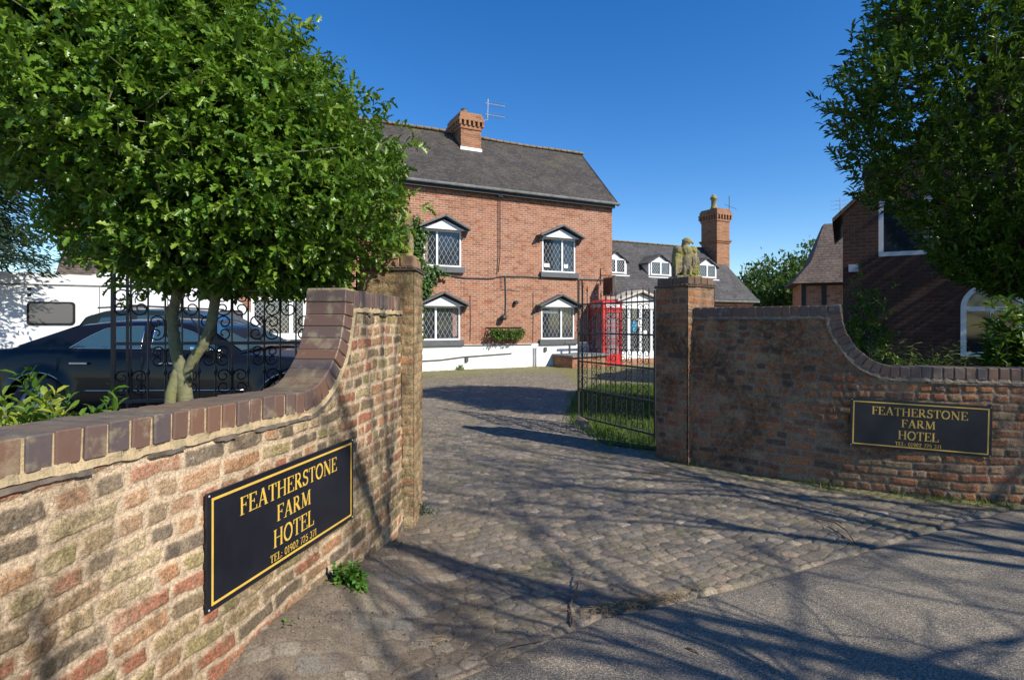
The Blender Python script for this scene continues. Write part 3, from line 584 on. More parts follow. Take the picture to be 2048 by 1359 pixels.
def lettering(mb, text, cx, cy, cap, width, x2, z0=.0):
    """text centred; x2(x,y,z)->3D"""
    tot = sum(GL[c][0] for c in text); sx = width/tot; x = cx-width/2; q = 0
    for c in text:
        wd, st = GL[c]
        for pts, th in st:
            q += 1; zz = z0+.0015+.00008*(q % 7); pp = [np.array((x+a*sx, cy+(b-.5)*cap)) for a, b in pts]
            hor = th*cap*.5; ver = th*(sx if pts[0][0] == pts[1][0] or True else cap)*.5
            n = len(pp); L = []; R = []
            for i in range(n):
                d = pp[min(i+1, n-1)]-pp[max(i-1, 0)]
                if n > 2 and np.allclose(pp[0], pp[-1]) and i in (0, n-1): d = pp[1]-pp[-2]
                d = d/(np.linalg.norm(d)+1e-9); w = th*.5*(abs(d[0])*cap*.75+abs(d[1])*min(sx, cap*1.3)); o = np.array((-d[1], d[0]))*w; L.append(pp[i]+o); R.append(pp[i]-o)
            mb.add([x2(a[0], a[1], zz) for a in L]+[x2(a[0], a[1], zz) for a in R], [(i, n+i, n+i+1, i+1) for i in range(n-1)], .5)
        x += wd*sx
def hotel_sign(label, A, B, zA, zB, h, w_=None):
    """A,B ground xy of left and right end on the wall; zA,zB centre heights"""
    A = np.array(A); B = np.array(B); d = B-A; Lw = np.linalg.norm(np.r_[d, zB-zA]); ex = np.r_[d, zB-zA]/Lw; n = np.array([d[1], -d[0], 0]); n /= np.linalg.norm(n); ey = np.cross(n, ex)*-1; ey = ey if ey[2] > 0 else -ey
    C = np.r_[(A+B)/2, (zA+zB)/2]; T = thing('hotel_sign', label, 'sign', tuple(C), 0)
    def x2(x, y, z): return tuple(ex*x+ey*y+n*z)
    m = MB(); m.obox((0, 0, 0), Vector(ex)*Lw/2, Vector(n)*.006, Vector(ey)*h/2, bev=.002); m.build('board', M['signblk'], T)
    m = MB(); bw = .0055; ix = Lw/2-.022; iy = h/2-.022; z = .0075
    for (x0, x1, y0, y1) in ((-ix, ix, iy-bw*2, iy), (-ix, ix, -iy, -iy+bw*2), (-ix, -ix+bw*2, -iy+bw*2, iy-bw*2), (ix-bw*2, ix, -iy+bw*2, iy-bw*2)):
        m.add([x2(x0, y0, z), x2(x1, y0, z), x2(x1, y1, z), x2(x0, y1, z)], [(0, 1, 2, 3)], .5)
    m.build('border', M['gold'], T)
    m = MB(); k = 0.006
    lettering(m, 'FEATHERSTONE', .0, h*.275, h*.165, Lw*.68, x2, k); lettering(m, 'FARM', .0, h*.045, h*.16, Lw*.245, x2, k)
    lettering(m, 'HOTEL', .0, -h*.195, h*.175, Lw*.29, x2, k); lettering(m, 'TEL: 01902 725 371', .0, -h*.375, h*.075, Lw*.33, x2, k); m.build('lettering', M['gold'], T)
    for sx in (-1, 1):
        for sy in (-1, 1): m = MB(); c = Vector(x2(sx*(Lw/2-.011), sy*(h/2-.011), .006)); m.obox(c, Vector(ex)*.004, Vector(n)*.0025, Vector(ey)*.004, bev=.0015); m.build('screw', M['lead'], T)
    return T
hotel_sign('black and gold hotel sign on the sandy wall in the left foreground', (-1.228+.028, 2.154), (-.968+.03, 3.231), .693, .69, .47)
hotel_sign('black and gold hotel sign on the dark wall right of the gateway', (3.235, 5.265), (4.262, 4.885), .655, .63, .455)

# ------------------------------------------------------------------ ground, drive, road
def yardh(X, Y): return .24*sm(0, 1.2, -(X+.19*Y+.62))
gx = np.concatenate([[-400, -120, -60, -35], np.arange(-24, 24.1, .75), [35, 60, 120, 400]]); gy = np.concatenate([[-60, -30, -15], np.arange(-8, 40.1, .75), [55, 90, 160, 400]])
X, Y = np.meshgrid(gx, gy); Zg = yardh(X, Y)-.06+ .0*X; i = np.arange(X.size).reshape(X.shape)
g = npmesh('ground', np.c_[X.ravel(), Y.ravel(), Zg.ravel()], np.stack([i[:-1, :-1], i[:-1, 1:], i[1:, 1:], i[1:, :-1]], -1).reshape(-1, 4), M['ground'], None, None, True); tag(g, kind='structure')
EDGE = np.array([(-3.0, 1.2), (-1.2, 1.95), (-.216, 2.53), (.485, 3.03), (1.0, 3.22), (1.40, 3.385), (2.9, 4.12), (4.34, 4.80), (5.6, 4.55+.25), (9, 5.2)])
def edgeY(x): return np.interp(x, EDGE[:, 0], EDGE[:, 1])
def vor(u, v, k):
    s1 = .125; s2 = .09; row = np.floor(v/s2); best = np.full(u.shape, 9.); b2 = np.full(u.shape, 9.); idr = np.zeros(u.shape)
    for dj in (-1, 0, 1):
        rr = row+dj; off = hsh(rr, rr*0, k)*.5+.5*np.mod(rr, 2); ci = np.floor(u/s1-off)
        for di in (-1, 0, 1):
            cc = ci+di; px = (cc+.5+off+.3*(hsh(cc, rr, k+1)-.5))*s1; py = (rr+.5+.24*(hsh(cc, rr, k+2)-.5))*s2
            dx = np.abs(u-px)/s1; dy = np.abs(v-py)/s2; d = (dx**3.2+dy**3.2)**(1/3.2); r = hsh(cc, rr, k+3)
            new = d < best; b2 = np.where(new, best, np.minimum(b2, d)); idr = np.where(new, r, idr); best = np.where(new, d, best)
    return best, b2-best, idr
nz = 820; Zs = 1.7*(27/1.7)**(np.linspace(0, 1, nz)); ss = np.linspace(0, 1, 760)
Zg, Sg = np.meshgrid(Zs, ss, indexing='ij'); xl = -1.75-.21*Zg; xr = 1.6+.62*Zg; Xg = xl+(xr-xl)*Sg
a = radians(28); wob = .3*(fbm(Xg*.7, Zg*.7, 5)-.5)+.03*(vn(Xg*7, Zg*7, 3)-.5); u = Xg*cos(a)+Zg*sin(a)+wob; v = -Xg*sin(a)+Zg*cos(a)+.4*(fbm(Xg*.6+5, Zg*.6, 8)-.5)+.03*(vn(Xg*7, Zg*7, 8)-.5)
f1, ed, rid = vor(u, v, 60)
jm = sm(.05, .15, ed+.14*(fbm(Xg*22, Zg*22, 4)-.5)); dome = 1-np.clip(f1*1.6, 0, 1)**2.2
lowf = fbm(Xg*.8, Zg*.8, 30)
hh = .004*dome*jm+.005*jm+.010*(rid-.5)*jm*.5+.010*(fbm(Xg*20, Zg*20, 12, 5)-.5)+.03*(lowf-.5)-.004
wx = np.interp(Zg, [1.4, 2.15, 3.3, 4.3], [-1.38, -1.2, -.96, -.87]); dw = Xg-wx
dirt = np.clip(sm(1.15, .15, dw+.7*(fbm(Xg*1.8, Zg*1.8, 44)-.5))*sm(5.6, 3.2, Zg)+sm(.5, .1, Zg-edgeY(Xg))*sm(2.0, .2, Xg)*.35, 0, 1)*sm(.2, .52, fbm(Xg*5, Zg*5, 47)+.12)
fac_d = (Zg-18.1)*.8925-(Xg+3.19)*.451          # <0 in front of the house facade
moss = sm(-3.6, -1.2, fac_d+1.6*(fbm(Xg*.6, Zg*.6, 51)-.5))*.85+.5*sm(.58, .72, fbm(Xg*1.3, Zg*1.3, 52))*sm(.5, 0, jm)
wr = np.interp(Xg, [1.7, 2.1, 2.65, 3.13, 3.85, 4.28, 5.2, 7], [6.6, 6.28, 5.8, 5.42, 5.07, 4.92, 4.68, 4.4]); moss = np.clip(moss+.8*sm(.42, .08, wr-Zg+.25*(fbm(Xg*4, Zg*4, 53)-.5))*(Xg > 1.6), 0, 1)
bank = np.interp(Zg, [1.4, 2.2, 2.45, 2.9, 3.5, 4.2], [.1, .13, .21, .21, .11, 0])*sm(.62, .04, dw+.15*(fbm(Xg*3, Zg*3, 41)-.5)); dirt = np.maximum(dirt, sm(.03, .16, bank)*sm(.32, .6, fbm(Xg*6, Zg*6, 49)+.06))*(1-.6*(rid > .78)*jm); hh = hh*(1-.35*dirt)+bank+.008*dirt*(fbm(Xg*14, Zg*14, 58, 5)-.5)+.008*dirt*(fbm(Xg*9, Zg*9, 57)-.3)
inside = sm(-.035, .0, Zg-edgeY(Xg)-.05*(fbm(Xg*7, Zg*7, 61)-.5)); hh = hh*inside-.02*(1-inside); hh = hh+yardh(Xg, Zg)
i = np.arange(Xg.size).reshape(Xg.shape)
d = npmesh('driveway', np.c_[Xg.ravel(), Zg.ravel(), hh.ravel()], np.stack([i[:-1, :-1], i[:-1, 1:], i[1:, 1:], i[1:, :-1]], -1).reshape(-1, 4), M['setts'], None, {'rnd': rid, 'mort': jm, 'moss': moss, 'dirt': dirt}, True); tag(d, kind='structure')
xs = np.arange(-6, 13, .03); rows = []; ey = edgeY(xs)+.05*(fbm(xs*5, xs*0, 2, 5)-.5)
for k, tt in enumerate((0, .01, .03, .08, .2, .4, .7, 1)): rows.append(np.c_[xs, ey*(1-tt)+(-6)*tt+.0, (.011 if k else -.03)+.0*xs+.006*(fbm(xs*3, xs*0+k, 6)-.5)])
V = np.concatenate(rows); n = len(xs); i = np.arange(len(V)).reshape(-1, n)
r = npmesh('road', V, np.stack([i[1:, :-1], i[1:, 1:], i[:-1, 1:], i[:-1, :-1]], -1).reshape(-1, 4), M['asphalt'], None, None, True); tag(r, kind='structure')

# ------------------------------------------------------------------ gates
def scroll(c, r, sgn, up, turns=1.35, n=16):
    """spiral in (x,z) plane starting at outer edge below/above c"""
    pts = []
    for i in range(n+1):
        t = i/n; a = -pi/2*up+sgn*up*t*turns*2*pi; rr = r*(1-.72*t); pts.append((c[0]+rr*cos(a), 0, c[1]+rr*sin(a)))
    return pts
def cscroll(m, x, z0, z1, s, r, th=.0056):
    """C/S shape stem with curled ends on side s of x"""
    top = [(x+s*r+r*(1-.7*t)*cos(pi+ -s*0+(-1)*2*pi*1.2*t*(1))*s, 0, z1-r+r*(1-.7*t)*sin(2*pi*1.2*t)) for t in [i/14 for i in range(15)]]
    bot = [(x+s*r+r*(1-.7*t)*cos(pi-2*pi*1.2*t)*s, 0, z0+r-r*(1-.7*t)*sin(2*pi*1.2*t)) for t in [i/14 for i in range(15)]]
    m.tube(bot[::-1]+top, th, 4)
def gate(label, hinge, free, L):
    d = Vector((free[0]-hinge[0], free[1]-hinge[1], 0)); T = thing('gate_leaf', label, 'gate', (hinge[0], hinge[1], .02), atan2(d.y, d.x), 'wrought iron gate leaves'); L = d.length
    rl = [.12, .55, .98, 1.42, 1.86]; f = MB()
    for z in rl: f.box(0, L, -.012, .012, z-.012, z+.012)
    f.box(-.013, .013, -.013, .013, .02, 2.0); f.box(L-.013, L+.013, -.013, .013, .02, 2.22); f.box(L-.103, L-.09, -.01, .01, .1, 2.15)
    f.lathe([(.0, 2.28), (.02, 2.24), (.012, 2.22), (.0, 2.21)], (L, 0, 0), 8)
    f.build('frame', M['iron'], T)
    b = MB(); n = 15
    for k in range(1, n):
        x = L*k/n; h = 1.93+.05*abs(sin(k*1.05))+.22*max(0, (k/n-.78)/.2); b.tube([(x, 0, .12), (x, 0, h)], .0068, 5)
        b.lathe([(.001, h-.03), (.015, h), (.009, h+.03), (.001, h+.09)], (x, 0, 0), 6)
        b.lathe([(.006, 1.17), (.015, 1.2), (.006, 1.23)], (x, 0, 0), 6)
    b.build('bars', M['iron'], T)
    sc = MB(); w = L/n
    for k in range(1, n, 1):
        x = L*k/n
        for s in (-1, 1):
            if k % 3 == 2:
                cscroll(sc, x+s*.006, .57, .76, s, .058); cscroll(sc, x+s*.006, .78, .96, s, .05)
                cscroll(sc, x+s*.006, 1.02, 1.22, s, .056); cscroll(sc, x+s*.006, 1.63, 1.84, s, .06)
            if k % 3 == 0:
                cscroll(sc, x+s*.006, .15, .36, s, .056); cscroll(sc, x+s*.006, .38, .53, s, .045)
                cscroll(sc, x+s*.006, 1.24, 1.40, s, .048); cscroll(sc, x+s*.006, 1.44, 1.64, s, .056)
    sc.build('scrollwork', M['iron'], T)
    return T
gate('open black wrought iron gate leaf in front of the red kiosk', (1.86, 7.15), (1.04, 8.6), 1.9)
gate('black wrought iron gate leaf folded back on the left, behind the holly trunk', (-1.27, 4.52), (-3.03, 4.18), 1.8)

# ------------------------------------------------------------------ farmhouse
TH = atan2(.451, .8925); O0 = Vector((-3.19, 18.1, 0)); EX = Vector((cos(TH), sin(TH), 0)); EY = Vector((-sin(TH), cos(TH), 0))
def fc(px, py, k=0):
    """pixel -> (t, z) on plane at depth k behind the facade"""
    dr = Vector(((px-1024)/F, 1, -(py-HY)/F)); o = O0+EY*k; s = o.dot(EY)/dr.dot(EY); p = dr*s; return (p-o).dot(EX), p.z+H
def wall_open(mb, x0, x1, z0, z1, ops, y=0, rev=.1, dep=None):
    xs = sorted({x0, x1, *[o[0] for o in ops], *[o[1] for o in ops]}); zs = sorted({z0, z1, *[o[2] for o in ops], *[o[3] for o in ops]})
    for a, b in zip(xs, xs[1:]):
        for c, d in zip(zs, zs[1:]):
            mx, mz = (a+b)/2, (c+d)/2
            if any(o[0] < mx < o[1] and o[2] < mz < o[3] for o in ops): continue
            mb.add([(a, y, c), (b, y, c), (b, y, d), (a, y, d)], [(0, 1, 2, 3)])
    for a, b, c, d in ops:
        for q in ([(a, y, c), (a, y+rev, c), (a, y+rev, d), (a, y, d)], [(b, y, c), (b, y, d), (b, y+rev, d), (b, y+rev, c)], [(a, y, d), (a, y+rev, d), (b, y+rev, d), (b, y, d)], [(a, y, c), (b, y, c), (b, y+rev, c), (a, y+rev, c)]): mb.add(q, [(0, 1, 2, 3)])
def lattice(mb, x0, x1, z0, z1, y, dx=.13, dz=.21, w=.0075):
    sl = dz/dx; n = int((x1-x0)/dx)+int((z1-z0)/dz)+3
    for s in (1, -1):
        for k in range(-n, n+1):
            # line z = s*sl*(x - xk)
            c = (x0+x1)/2+k*dx; pts = []
            for x in (x0, x1):
                z = (z0+z1)/2+s*sl*(x-c)
                if z0 <= z <= z1: pts.append((x, z))
            for z in (z0, z1):
                x = c+(z-(z0+z1)/2)/(s*sl)
                if x0 < x < x1: pts.append((x, z))
            if len(pts) >= 2:
                (xa, za), (xb, zb) = pts[:2]; L = math.hypot(xb-xa, zb-za)
                if L < .03: continue
                nx, nz = -(zb-za)/L*w/2, (xb-xa)/L*w/2; yy = y-.001*(s > 0)
                mb.add([(xa+nx, yy, za+nz), (xb+nx, yy, zb+nz), (xb-nx, yy, zb-nz), (xa-nx, yy, za-nz)], [(0, 1, 2, 3)])
def window(T, x0, x1, z0, z1, split=(.36,), y=0, sill=True, hood=True, lat=True, fw=.055, name='window', dx=.165, dz=.29, hh=.42, over=.22):
    m = MB(); yo = y-.01; yi = y+.07
    m.box(x0, x0+fw, yo, yi, z0, z1); m.box(x1-fw, x1, yo, yi, z0, z1); m.box(x0+fw, x1-fw, yo, yi, z0, z0+fw); m.box(x0+fw, x1-fw, yo, yi, z1-fw, z1)
    cuts = [x0+fw]
    for s in split: c = x0+(x1-x0)*s; m.box(c-fw*.6, c+fw*.6, yo-.004, yi, z0+fw, z1-fw); cuts += [c-fw*.6, c+fw*.6]
    cuts.append(x1-fw); W = m.build(name, M['white'], T)
    g = MB(); g.box(x0+fw*.5, x1-fw*.5, y+.035, y+.05, z0+fw*.5, z1-fw*.5); g.build('pane', M['glass'], W)
    if lat:
        l = MB()
        for a, b in zip(cuts[::2], cuts[1::2]): lattice(l, a, b, z0+fw, z1-fw, y+.031, dx, dz)
        l.build('leading', M['lead'], W, fix=False)
    if sill: s = MB(); s.box(x0-.1, x1+.1, y-.12, y+.02, z0-.19, z0-.0035); s.build('sill', M['greyp'], W)
    if hood:
        xa, xb = x0-over, x1+over; xm = (xa+xb)/2; zb = z1+.0; h = MB(); d = .38
        for s, xe in ((-1, xa), (1, xb)):
            a = Vector((xm, y-d, zb+hh)); b = Vector((xe, y-d, zb-.0)); nn = Vector((-(b.z-a.z)*-1, 0, (b.x-a.x)*-1)).normalized(); nn = nn if nn.z > 0 else -nn; t = nn*.06
            h.add([a, b, b+t, a+t, a+Vector((0, d, 0)), b+Vector((0, d, 0)), b+t+Vector((0, d, 0)), a+t+Vector((0, d, 0))], [(0,1,2,3),(4,7,6,5),(0,4,5,1),(3,2,6,7),(1,5,6,2),(0,3,7,4)])
        for xe in (xa+.04, xb-.13): h.prism([(y-.3, zb+.03), (y, zb+.03), (y, zb-.22)], 'x', xe, xe+.08)
        h.build('canopy', M['greyp'], W)
        t_ = MB(); t_.prism([(xa+.13, zb+.004), (xb-.13, zb+.004), (xm, zb+hh-.1)], 'y', y-.2, y-.02); t_.build('pediment', M['white'], W)
    return W
def gable_roof(mb, x0, x1, ze, zr, ye, yr, yb, th=.07):
    for (a, b) in (((ye, ze), (yr, zr)), ((yb, ze), (yr, zr))):
        n = Vector((0, -(b[1]-a[1]), (b[0]-a[0]))).normalized(); n = n if n.z > 0 else -n; t = n*th
        vs = [Vector((x, q[0], q[1]))+e for e in (Vector((0, 0, 0)), t) for (x, q) in ((x0, a), (x1, a), (x1, b), (x0, b))]
        mb.add(vs, [(0,3,2,1),(4,5,6,7),(0,1,5,4),(1,2,6,5),(2,3,7,6),(3,0,4,7)])
HS = thing('farmhouse', 'tall two-storey red brick farmhouse with white plinth and four leaded windows', 'house', tuple(O0), TH)
XL, XR = -2.2, 8.0; ZE = 6.35; ZR = 8.82; YR = 2.3
wins = []
for (a, b, c, d, sp) in ((846, 922, 460, 533, .36), (1084, 1150, 477, 545, .6), (843, 920, 612, 680, .36), (1082, 1148, 614, 678, .6)):
    t0, z1 = fc(a, (c+c)/2); t1, _ = fc(b, c); _, za = fc((a+b)/2, d); _, zc = fc((a+b)/2, c); wins.append((t0, t1, za, zc, sp))
m = MB(); wall_open(m, XL, XR, .84, ZE+.1, [w_[:4] for w_ in wins]); m.add([(XR, 0, 0), (XR, 2*YR, 0), (XR, 2*YR, ZE), (XR, YR, ZR-.05), (XR, 0, ZE)], [(0, 1, 2, 3, 4)]); m.add([(XL, 0, 0), (XL, 2*YR, 0), (XL, 2*YR, ZE), (XL, YR, ZR-.05), (XL, 0, ZE)], [(0, 1, 2, 3, 4)]); m.add([(XL, 2*YR, 0), (XR, 2*YR, 0), (XR, 2*YR, ZE), (XL, 2*YR, ZE)], [(0, 1, 2, 3)])
m.add([(XL, 0, -.1), (XR, 0, -.1), (XR, 0, .84), (XL, 0, .84)], [(0, 1, 2, 3)]); m.build('wall', M['brick'], HS, fix=False)
m = MB(); m.box(XL-.02, XR-.02, -.04, -.003, -.1, .845); m.build('plinth', M['render'], HS)
# roof with slight sag
m = MB(); nx = 24
for side in (0, 1):
    vs = []; ys = (-.22, YR) if side == 0 else (2*YR+.22, YR)
    for i in range(nx+1):
        for j in range(7):
            x = XL-.1+(XR+.12-XL+.1)*i/nx; q = j/6; y = ys[0]+(ys[1]-ys[0])*q; z = ZE-.08+(ZR-ZE+.1)*q+.05*(vn(np.array(x*.7), np.array(y*.9+side*9), 6)-.5); vs.append((x, y, float(z)))
    n = len(vs); vs += [(a_, b_, c_-.07) for a_, b_, c_ in vs]; fs = []
    for i in range(nx):
        for j in range(6): a_ = i*7+j; fs += [(a_, a_+7, a_+8, a_+1), (n+a_, n+a_+1, n+a_+8, n+a_+7)]
        fs += [(i*7, n+i*7, n+i*7+7, i*7+7)]
    for j in range(6): fs += [(j, j+1, n+j+1, n+j), (nx*7+j, n+nx*7+j, n+nx*7+j+1, nx*7+j+1)]
    m.add(vs, fs)
RF = m.build('roof', M['roof'], HS)
m = MB(); x = XL-.1
while x < XR+.1: m.obox((x+.15, YR, ZR+.05+.03*sin(x)), (.148, 0, 0), (0, .1, .0), (0, 0, .05), bev=.03, jit=.004); x += .3
m.build('ridge_tiles', M['ridge'], RF)
m = MB(); m.tube([(XL, -.27, ZE-.12), (XR+.15, -.27, ZE-.12)], .06, 8); m.build('gutter', M['gutter'], HS)
m = MB(); m.box(XL, XR, -.2, -.004, ZE-.27, ZE-.16); m.build('fascia', M['pipe'], HS)
m = MB()
for y0 in (-.2, ): 
    n_ = Vector((0, -.75, .66)); m.add([(XR+.09, -.22, ZE-.2), (XR+.13, -.22, ZE-.2), (XR+.13, YR, ZR-.1), (XR+.09, YR, ZR-.1), (XR+.09, -.22, ZE-.05), (XR+.13, -.22, ZE-.05), (XR+.13, YR, ZR+.05), (XR+.09, YR, ZR+.05)], [(0,1,2,3),(4,7,6,5),(0,4,5,1),(3,2,6,7),(0,3,7,4),(1,5,6,2)])
m.build('bargeboard', M['pipe'], HS)
WN = [window(HS, *w_[:4], split=(w_[4],)) for w_ in wins]
def inwin(i, a, b, c, d_, nm, mt):
    t0_, z1_ = fc(a, c); t1_, z0_ = fc(b, d_); m = MB(); m.box(t0_, t1_, .0335, .0345, z0_, z1_); m.build(nm, mt, WN[i])
cur = simple('curtain_cloth', (.3,.2,.17), (.2,.13,.12), 10, .9, .2)
inwin(1, 1089, 1100, 526, 534, 'paper_notice', M['white']); inwin(1, 1129, 1137, 528, 536, 'paper_notice', M['white']); inwin(3, 1086, 1116, 620, 625, 'blind_rail', M['white'])
inwin(2, 906, 915, 618, 672, 'curtain', cur); inwin(0, 849, 856, 466, 526, 'curtain', cur)
# drain pipe, cables
tp, zp = fc(998, 388); _, zq = fc(997, 545)
m = MB(); m.box(tp-.09, tp+.09, -.16, -.003, zp-.12, zp+.1); m.tube([(tp, -.08, zp), (tp, -.08, zq+.6), (tp-.06, -.06, zq)], .018, 6); m.build('downpipe', M['pipe'], HS)
m = MB()
def cab(pts, r=.014): m.tube([(fc(a, b)[0], -.03, fc(a, b)[1]) for a, b in pts], r, 5)
cab([(885, 548), (930, 556), (980, 557), (1005, 552), (1050, 553), (1120, 557), (1222, 560)], .022); cab([(1010, 553), (1011, 600), (1010, 635)], .022); cab([(940, 590), (941, 640), (940, 680)], .01); cab([(1001, 553), (1003, 578), (1040, 582)], .009); cab([(1066, 583), (1066, 640), (1065, 690)], .009); cab([(1164, 560), (1165, 600), (1163, 640)], .015)
m.build('cables', M['cable'], HS)
m = MB(); m.tube([(fc(a, b)[0], -.07, fc(a, b)[1]) for a, b in ((828, 722), (880, 719), (925, 713), (1022, 706))], .018, 6)
for a, b in ((932, 716), (1089, 696)): t, z = fc(a, b); m.box(t-.05, t+.05, -.1, -.04, z-.12, z+.04)
m.tube([(fc(a, b)[0], -.07, fc(a, b)[1]) for a, b in ((836, 692), (960, 690), (1062, 688))], .015, 6)
m.build('plinth_cables', M['cable'], HS)
m = MB(); t, z = fc(1066, 700); 
for o in (0, .09): m.tube([(t+o, -.08, .0), (t+o, -.08, z+.1)], .018, 6)
m.build('waste_pipes', M['lead'], HS)
m = MB(); t, z = fc(1003, 634); m.lathe([(.02, .09), (.1, .06), (.13, -.06), (.09, -.1)], (t, -.16, z), 10); m.box(t-.03, t+.12, -.12, -.003, z-.03, z+.05); m.build('wall_lamp', M['pipe'], HS, True)
m = MB(); t, z = fc(1029, 605); m.tube([(t, .0, z), (t+.03, -.14, z)], .07, 10); m.build('vent', M['pipe'], HS)
# chimney on the front slope
kf = 1.55; t0, _ = fc(922, 287, kf); t1, _ = fc(962, 290, kf); zt = fc(942, 226, kf)[1]; zb = ZE+.05+(ZR-ZE)*(kf+.22)/(YR+.22)-.15
def chimney(T, t0, t1, y0, y1, zb, zt, mat, nm='chimney', mid=False, pot=False, flash=True):
    m = MB(); m.box(t0, t1, y0, y1, zb-1.2, zt-.62)
    lev = [(zt-.62, zt-.5, .035), (zt-.32, zt-.24, .1), (zt-.24, zt-.08, .06), (zt-.08, zt, .02)]
    for a, b, o in lev: m.box(t0-o, t1+o, y0-o, y1+o, a, b)
    m.box(t0+.02, t1-.02, y0+.02, y1-.02, zt-.5, zt-.32)
    nx_ = int((t1-t0+.1)/.16); 
    for i in range(nx_+1):
        x = t0-.05+(t1-t0+.1)*i/nx_
        for y in (y0-.06, y1+.02): m.obox((x, y+.02, zt-.41), (.04, 0, 0), (0, .055, 0), (0, 0, .09))
    ny = int((y1-y0)/.16)
    for i in range(1, ny):
        y = y0+(y1-y0)*i/ny
        for x in (t0-.02, t1+.02): m.obox((x, y, zt-.41), (.055, 0, 0), (0, .04, 0), (0, 0, .09))
    if mid: m.box(t0-.08, t1+.08, y0-.08, y1+.08, zt-1.6, zt-1.52); m.box(t0-.04, t1+.04, y0-.04, y1+.04, zt-1.68, zt-1.6)
    C_ = m.build(nm, mat, T)
    if flash: f = MB(); f.box(t0-.03, t1+.03, y0-.03, y0-.005, zb-.12, zb+.18); f.build('flashing', M['white'], C_)
    if pot: p = MB(); p.lathe([(.2, 0), (.16, .12), (.13, .2), (.13, .5), (.18, .53), (.18, .62), (.12, .66), (.1, .75), (.02, .76)], ((t0+t1)/2-.1, (y0+y1)/2, zt), 12); p.build('chimney_pot', M['stone'], C_, True)
    return C_
CH = chimney(HS, t0, t1, kf, kf+1.25, zb, zt, M['brick_stack'])
CH2 = CH
m = MB(); m.box(t0+.1, t1-.1, kf+.25, kf+1.0, zt, zt+.08); m.lathe([(.13, .08), (.11, .3), (.13, .33)], ((t0+t1)/2-.05, kf+.6, zt), 10); m.build('flaunching', M['ridge'], CH)
# television aerial strapped to the chimney
m = MB(); ta, z0 = fc(969, 275, 1.9); _, z1 = fc(975, 198, 1.9); m.tube([(t1+.03, 1.9, zt-.9), (t1+.1, 1.9, zt-.1), (fc(975, 240, 1.9)[0], 1.9, fc(975, 240, 1.9)[1]), (fc(976, 198, 1.9)[0], 1.9, z1)], .016, 5)
for py in (207, 229):
    a = fc(970, py-1, 1.9); b = fc(1010, py+6, 1.9); m.tube([(a[0], 1.9, a[1]), (b[0], 1.9, b[1])], .012, 5)
    for i in range(9): q = i/8; x = a[0]+(b[0]-a[0])*q; z = a[1]+(b[1]-a[1])*q; m.tube([(x, 1.65, z), (x, 2.15, z)], .007, 4)
m.build('tv_aerial', M['lead'], CH)
# ivy
def ivy_on(name, label, parent_fn, n, poly_px, seed, k=-.0):
    pts = []
    lo = np.array(poly_px)
    from math import inf
    def inside(x, y):
        c = False; j = len(lo)-1
        for i in range(len(lo)):
            if (lo[i][1] > y) != (lo[j][1] > y) and x < (lo[j][0]-lo[i][0])*(y-lo[i][1])/(lo[j][1]-lo[i][1])+lo[i][0]: c = not c
            j = i
        return c
    while len(pts) < n:
        x = random.uniform(lo[:, 0].min()-4, lo[:, 0].max()+4); y = random.uniform(lo[:, 1].min()-4, lo[:, 1].max()+4)
        if inside(x+random.gauss(0, 4), y+random.gauss(0, 4)): t, z = fc(x, y); pts.append(O0+EX*t-EY*random.uniform(.03, .28)+Vector((0, 0, z)))
    C = np.array(pts); D = rng.normal(0, .5, C.shape)+np.array([.35, -.5, -.5]); o = leaves('foliage', C, D, rng.uniform(.08, .15, len(C)), .1, OVAL, M['ivy'], None, N=np.array([[.45, -.9, .5]])+rng.normal(0, .35, C.shape))
    return o
IV = thing('climbing_ivy', 'green ivy climbing the farmhouse wall beside the left pillar', 'climbing plant')
o = ivy_on('ivy', '', None, 3600, [(795, 430), (838, 438), (846, 470), (842, 530), (880, 540), (892, 550), (866, 556), (858, 585), (842, 600), (838, 640), (836, 690), (790, 745), (780, 560)], 1); o.parent = IV
m = MB(); 
for x in (822, 832, 826): m.tube([O0+EX*fc(x+random.uniform(-5, 5), y)[0]-EY*.03+Vector((0, 0, fc(x, y)[1])) for y in (742, 690, 620, 560, 500, 455)], .02, 5)
m.build('stems', M['bark2'], IV)

# ------------------------------------------------------------------ right wing
WG = thing('side_wing', 'low brick wing with three white dormers joined to the farmhouse', 'building', tuple(O0), TH)
W0, W1 = 8.03, 16.0; WE = 2.72; WR = 5.22; WY = 2.57
m = MB(); m.box(W0, W1, .0, 2*WY, -.1, WE-.02); m.prism([(0, WE-.02), (2*WY, WE-.02), (WY, WR-.06)], 'x', W0, W1); m.build('wall', M['brick_wing'], WG)
m = MB(); gable_roof(m, W0, W1+.12, WE-.16, WR, -.18, WY, 2*WY+.18); WRF = m.build('roof', M['roof_wing'], WG)
m = MB(); x = W0
while x < W1: m.obox((x+.15, WY, WR+.08), (.148, 0, 0), (0, .1, 0), (0, 0, .04), bev=.03, jit=.004); x += .3
m.build('ridge_tiles', M['ridge'], WRF)
m = MB(); m.tube([(W0, -.24, WE-.18), (W1+.12, -.24, WE-.18)], .05, 8); m.build('gutter', M['gutter'], WG)
